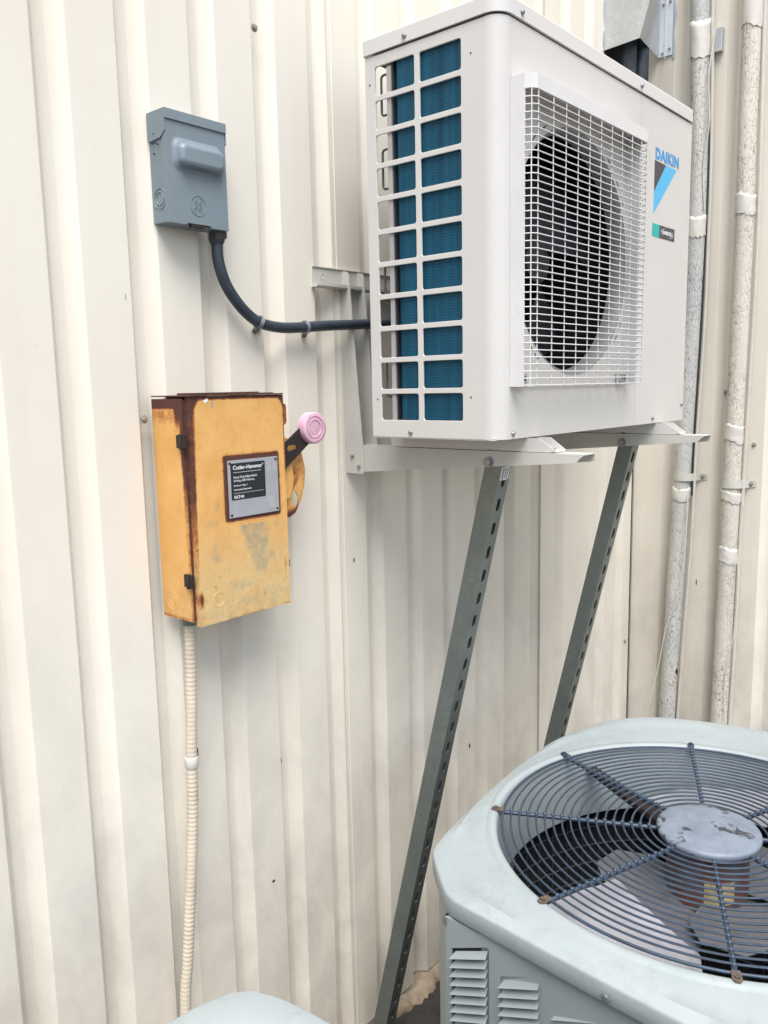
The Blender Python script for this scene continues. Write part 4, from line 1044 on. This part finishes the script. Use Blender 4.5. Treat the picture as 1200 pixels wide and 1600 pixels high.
# ------------------------------------------------------------------ round-grilled condensers
def outline(kind, n=144):
    """closed lid outline around (0,0), list of (x, y)"""
    if kind == 'big':
        base = [(-.430,-.42),(-.427,-.30),(-.421,-.10),(-.413,.05),(-.406,.14),(-.402,.20),(-.399,.240),(-.395,.256),(-.386,.271),(-.368,.292),(-.345,.317),(-.322,.341),(-.302,.356),(-.272,.364),(-.22,.374),(-.087,.392),(.168,.412),(.30,.392),(.397,.357),(.465,.294),(.512,.191),(.541,.060),(.535,-.20),(.52,-.33),(.47,-.42),(.38,-.465),(.20,-.49),(-.10,-.50),(-.32,-.49),(-.40,-.465)]
    else:
        base = []
        a, r = .43, .05
        for q in range(4):
            s_, c_ = math.sin(q*math.pi/2), math.cos(q*math.pi/2)
            for t in (-.8, -.4, 0, .4, .8):
                x, y = a+.022*(1-t*t), t*(a-.02); base.append((x*c_-y*s_, x*s_+y*c_))
            for k in range(3):
                th = math.radians(12+33*k); x, y = a-r-.004+r*math.cos(th), a-r-.004+r*math.sin(th); base.append((x*c_-y*s_, x*s_+y*c_))
    if kind == 'big': base = base[::-1]
    # resample smooth closed curve
    P = [Vector((p[0], p[1], 0)) for p in base]; m = len(P); out = []
    for i in range(m):
        p0, p1, p2, p3 = P[i-1], P[i], P[(i+1) % m], P[(i+2) % m]
        for k in range(10):
            t = k/10; out.append(.5*((2*p1)+(p2-p0)*t+(2*p0-5*p1+4*p2-p3)*t*t+(3*p1-p0-3*p2+p3)*t**3))
    # by angle
    res = []
    angs = [math.atan2(q.y, q.x) for q in out]
    for k in range(n):
        th = -math.pi+2*math.pi*(k+.5)/n; best = None
        for i in range(len(out)):
            a0, a1 = angs[i], angs[(i+1) % len(out)]
            if a1-a0 > math.pi: a1 -= 2*math.pi
            if a0-a1 > math.pi: a1 += 2*math.pi
            for off in (0, 2*math.pi, -2*math.pi):
                if min(a0, a1) <= th+off <= max(a0, a1) and a0 != a1:
                    t = (th+off-a0)/(a1-a0); q = out[i].lerp(out[(i+1) % len(out)], t); best = (q.x, q.y)
        res.append(best or res[-1])
    return res
def condenser(cx, cy, rot, label, kind, zl=.805, gang=25.):
    root = thing('condenser', (cx, cy, 0), label, 'air conditioner', 'round-grilled condensers on the ground')
    n = 144; O_ = outline(kind, n); ca, sa = math.cos(rot), math.sin(rot)
    O_ = [(p[0]*ca-p[1]*sa, p[0]*sa+p[1]*ca) for p in O_]
    if rot: 
        O_.sort(key=lambda p: math.atan2(p[1], p[0]))
    def lp(s_, z, ins=0.):
        r = []
        for p in O_:
            d = math.hypot(*p); th = math.atan2(p[1], p[0]); Rg = .372
            rad = (d-ins)*(1-s_)+Rg*s_; r.append((cx+rad*math.cos(th), cy+rad*math.sin(th), z))
        return r
    def cl(r, z): return [(cx+r*math.cos(math.atan2(p[1], p[0])), cy+r*math.sin(math.atan2(p[1], p[0])), z) for p in O_]
    mb = MB()
    L = [lp(0, zl-.030, .004), lp(0, zl-.030, .0), lp(0, zl-.029, -.0006), lp(0, zl-.0045, -.0004), lp(0, zl-.0015, .0006), lp(0, zl-.0002, .0022), lp(0, zl+.0006, .0045), lp(.28, zl+.0075), lp(.30, zl+.0066), lp(.62, zl+.0115), lp(.93, zl+.0135),
         cl(.3745, zl+.0135), cl(.3715, zl+.0165), cl(.3625, zl+.0172), cl(.3575, zl+.0150), cl(.3545, zl+.006), cl(.3500, zl-.020), cl(.3440, zl-.075), cl(.3460, zl-.120), cl(.349, zl-.122), cl(.3565, zl-.04), cl(.3575, zl-.037)]
    mb.loops(L, False, False, True); lidc = mb.build('lid', 'cond', root)
    # cabinet
    mb = MB(); mb.loops([lp(0, .05, .010), lp(0, zl-.028, .010)], False, False, False)
    mb.loops([lp(0, .05, .016), lp(0, zl-.028, .016)], False, False, False); mb.build('cabinet', 'condpanel', root)
    mb = MB(); mb.loops([lp(0, .005, .002), lp(0, .055, .002)], True, True, False); mb.build('base_pan', 'condpanel', root)
    mb = MB(); mb.box((cx-.50, cy-.50, 0), (cx+.56, cy+.44, .0045)); mb.build('pad', 'inner', root)
    # coil and its guard inside
    mb = MB(); mb.loops([[(cx+.385*math.cos(2*math.pi*k/72), cy+.385*math.sin(2*math.pi*k/72), z) for k in range(72)] for z in (.05, zl-.05)], False, False, True); mb.build('coil', 'coildark', root)
    mb = MB()
    for k in range(16): mb.ring((cx, cy, .10+.041*k), .379, .0011, 72, 4)
    for k in range(60):
        a = 2*math.pi*k/60; mb.tube([(cx+.3785*math.cos(a), cy+.3785*math.sin(a), .06), (cx+.3785*math.cos(a), cy+.3785*math.sin(a), zl-.06)], .0011, 4)
    mb.build('coil_guard', 'coilwire', root, kind='stuff')
    # grille
    zg = zl+.0175
    gr = MB(); gr.ring((cx, cy, zg-.002), .3475, .0024, 96, 8); grille = gr.build('grille', 'wire', root)
    for k in range(17):
        R_ = .332-.0148*k
        mb = MB(); mb.ring((cx, cy, zg+.0045*(k+1)/17), R_, .0018, 96, 6); mb.build('grille_ring', 'wire', grille)
    for k in range(8):
        a = math.radians(gang+45*k); d = Vector((math.cos(a), math.sin(a), 0)); nn = Vector((-d.y, d.x, 0))
        mb = MB(); mb.tube([Vector((cx,cy,zg-.0045))+d*.352, Vector((cx,cy,zg-.004))+d*.34, Vector((cx,cy,zg+.0005))+d*.07], .0038, 10)
        for j in range(18): mb.ring((cx+d.x*(.3475-.0148*j), cy+d.y*(.3475-.0148*j), zg-.001+.0045*j/17), .0001, .0046, 4, 8)
        sp = mb.build('spoke', 'wire', grille)
        c = Vector((cx,cy,zg))+d*.3605
        mb = MB(); P = [c+d*a_+nn*b_ for a_, b_ in ((-.014,-.0055),(.003,-.0065),(.008,-.003),(.008,.003),(.003,.0065),(-.014,.0055))]
        mb.loops([[tuple(q+Vector((0,0,-.0006))) for q in P], [tuple(q+Vector((0,0,.0026))) for q in P]], True, True); 
        mb.cyl(tuple(c+Vector((0,0,.0026))), tuple(c+Vector((0,0,.0055))), .0042, 6, smooth=False); mb.build('foot', 'wirerust' if k in (4, 5, 3, 2) else 'wire', sp)
    # hub cap and motor
    mb = MB(); L = []
    for r_, z_ in ((.072, zg-.004), (.0825, zg-.001), (.0845, zg+.005), (.0835, zg+.009), (.079, zg+.0115), (.05, zg+.0130), (.002, zg+.0135)): L.append([(cx+r_*math.cos(2*math.pi*k/64), cy+r_*math.sin(2*math.pi*k/64), z_) for k in range(64)])
    mb.loops(L, True, True, True); mb.build('hub_cap', 'hubcap', root)
    mb = MB(); mb.cyl((cx,cy,zg-.006), (cx,cy,zg-.115), .0665, 40); mb.cyl((cx,cy,zg-.115), (cx,cy,zg-.135), .0665, 40, r2=.05); mb.cyl((cx,cy,zg-.135), (cx,cy,zg-.20), .012, 12)
    mot = mb.build('motor', 'motor', root)
    mb = MB(); L = []
    for k in range(13):
        a = math.radians(196+42*k/12); L.append([(cx+.0672*math.cos(a), cy+.0672*math.sin(a), zg-.088), (cx+.0672*math.cos(a), cy+.0672*math.sin(a), zg-.048)])
    mb.loops(L, False, False, True, closed=False); mb.build('rating_label', 'label', mot)
    for k in range(4):      # motor straps
        a = math.radians(61+90*k); d = Vector((math.cos(a), math.sin(a), 0)); nn = Vector((-d.y, d.x, 0))
        if k != 0: continue
        mb = MB(); c0_ = Vector((cx,cy,zg-.03)); A_ = c0_+d*.345; B_ = c0_+d*.06
        mb.hexa([tuple(q) for q in (B_-nn*.017+Vector((0,0,-.012)), A_-nn*.010+Vector((0,0,-.012)), A_+nn*.010+Vector((0,0,-.012)), B_+nn*.017+Vector((0,0,-.012)), B_-nn*.017, A_-nn*.010, A_+nn*.010, B_+nn*.017)]); mb.build('motor_arm', 'rustblack', root, bevel=.002)
    # fan blades
    mb = MB(); mb.cyl((cx,cy,zg-.120), (cx,cy,zg-.14), .075, 32); mb.build('fan_hub', 'blade', root)
    for b_ in range(3):
        a0 = math.radians((147, 255, 345)[b_]); L = []
        for i_ in range(13):
            t = i_/12; a = a0+math.radians(50)*t; zz = zg-.052-.060*t+.012*math.sin(math.pi*t)
            top_, bot_ = [], []
            for r_ in (.175, .21, .25, .29, .332):
                aa = a+.12*((r_-.175)/.157)*(1 if i_ > 6 else .2); z2 = zz+(.006 if r_ < .18 else .0)
                top_.append((cx+r_*math.cos(aa), cy+r_*math.sin(aa), z2)); bot_.append((cx+r_*math.cos(aa), cy+r_*math.sin(aa), z2-.0014))
            L.append(top_+bot_[::-1])
        mb = MB(); mb.loops(L, True, True, False); bl = mb.build('fan_blade', 'blade', root)
        a = a0+math.radians(25); mb = MB()
        P = [(.06,-1.5),(.12,-1.62),(.165,-1.45),(.185,-1.1),(.17,-.75),(.19,-.45),(.205,-.1),(.20,.25),(.16,.42),(.10,.5),(.06,.4)]
        zc = zg-.105
        L = [[(cx+r_*math.cos(a+t_), cy+r_*math.sin(a+t_), zc+dz-.020*max(-.6, t_)) for r_, t_ in P] for dz in (.0, .0016)]
        mb.loops(L, True, True); mb.build('blade_bracket', 'bladeplate', root)
        mb = MB()
        for r_, t_ in ((.155,-.16),(.18,.0),(.155,.22)): mb.cyl((cx+r_*math.cos(a+t_), cy+r_*math.sin(a+t_), zc-.002-.02*t_), (cx+r_*math.cos(a+t_), cy+r_*math.sin(a+t_), zc+.005-.02*t_), .0045, 10)
        mb.build('rivet', 'rust', bl)
    return root, O_, lidc
CXX, CYY = .110, -.8006
c1, O1, lid1 = condenser(CXX, CYY, 0., 'large pale green-grey condenser with round fan grille, lower right', 'big')
# louvred panel on its -X side
PXX = -.3255+.0
XP = -.2845
holes = []; cols = [(-.552-.0885*k, .722-.0055*k) for k in range(7)]
sl = .46
for y0, zt0 in cols:
    wv = .069; zb0 = zt0-.0152*38+.006
    holes.append([(y0, zb0), (y0-wv, zb0+sl*wv), (y0-wv, zt0+sl*wv-.004), (y0-wv+.004, zt0+sl*wv-.001), (y0, zt0)])
v, f = curve_plate([[(-.541, .075), (-1.17, .075), (-1.17, .7705), (-.541, .7705)]]+holes, .004, SIDE(XP-.004))
mb = MB(); mb.add(v, f); pan = mb.build('louver_panel', 'condpanel', c1, bevel=0)
mb = MB(); mb.box((XP+.0015, -1.165, .08), (XP+.004, -.548, .767)); mb.build('panel_backing', 'coildark', c1)
mb = MB(); mb.box((XP-.0006, -.5408, .075), (XP+.004, -.5385, .772)); mb.build('panel_seam', 'dark', c1)
mb = MB(); mb.box((XP-.0046, -.5435, .756), (XP-.006, -.5365, .770)); mb.build('panel_clip', 'steel', c1)
wv = .066
sm = MB()
# slanted blade: top edge at the panel, lower edge swung outwards, left end stops short
top0, top1 = Vector((.0012, -.0065, -.0035)), Vector((.0012, -wv, -.0035+sl*(wv-.0065)))
b0_, b1_ = Vector((-.0080, -.0005, -.0140)), Vector((-.0080, -wv-.0018, -.0140+sl*(wv)))
th = Vector((.0007, 0, .0006))
sm.hexa([tuple(b0_), tuple(b1_), tuple(b1_+th), tuple(b0_+th), tuple(top0), tuple(top1), tuple(top1+th), tuple(top0+th)])
sme = bpy.data.meshes.new('slat'); sme.from_pydata(sm.v, [], sm.f); sme.materials.append(M['condpanel'])
bm = bmesh.new(); bm.from_mesh(sme); bmesh.ops.recalc_face_normals(bm, faces=bm.faces); bm.to_mesh(sme); bm.free()
for y0, zt0 in cols:
    for k in range(38):
        place('slat', sme, Matrix.Translation((XP-.004, y0, zt0-.0152*k)), pan)
# lid bolt on the skirt
place('bolt', screw_mesh('lid_bolt', .0062, .0035, True, .0), ROT((-.3095, -.818, .786), FACE_NX), c1)
# second unit, lower left
c2, O2, lid2 = condenser(-1.050, -.893, 0., 'pale blue-grey condenser whose bare lid corner shows at bottom left', 'small', zl=.832)
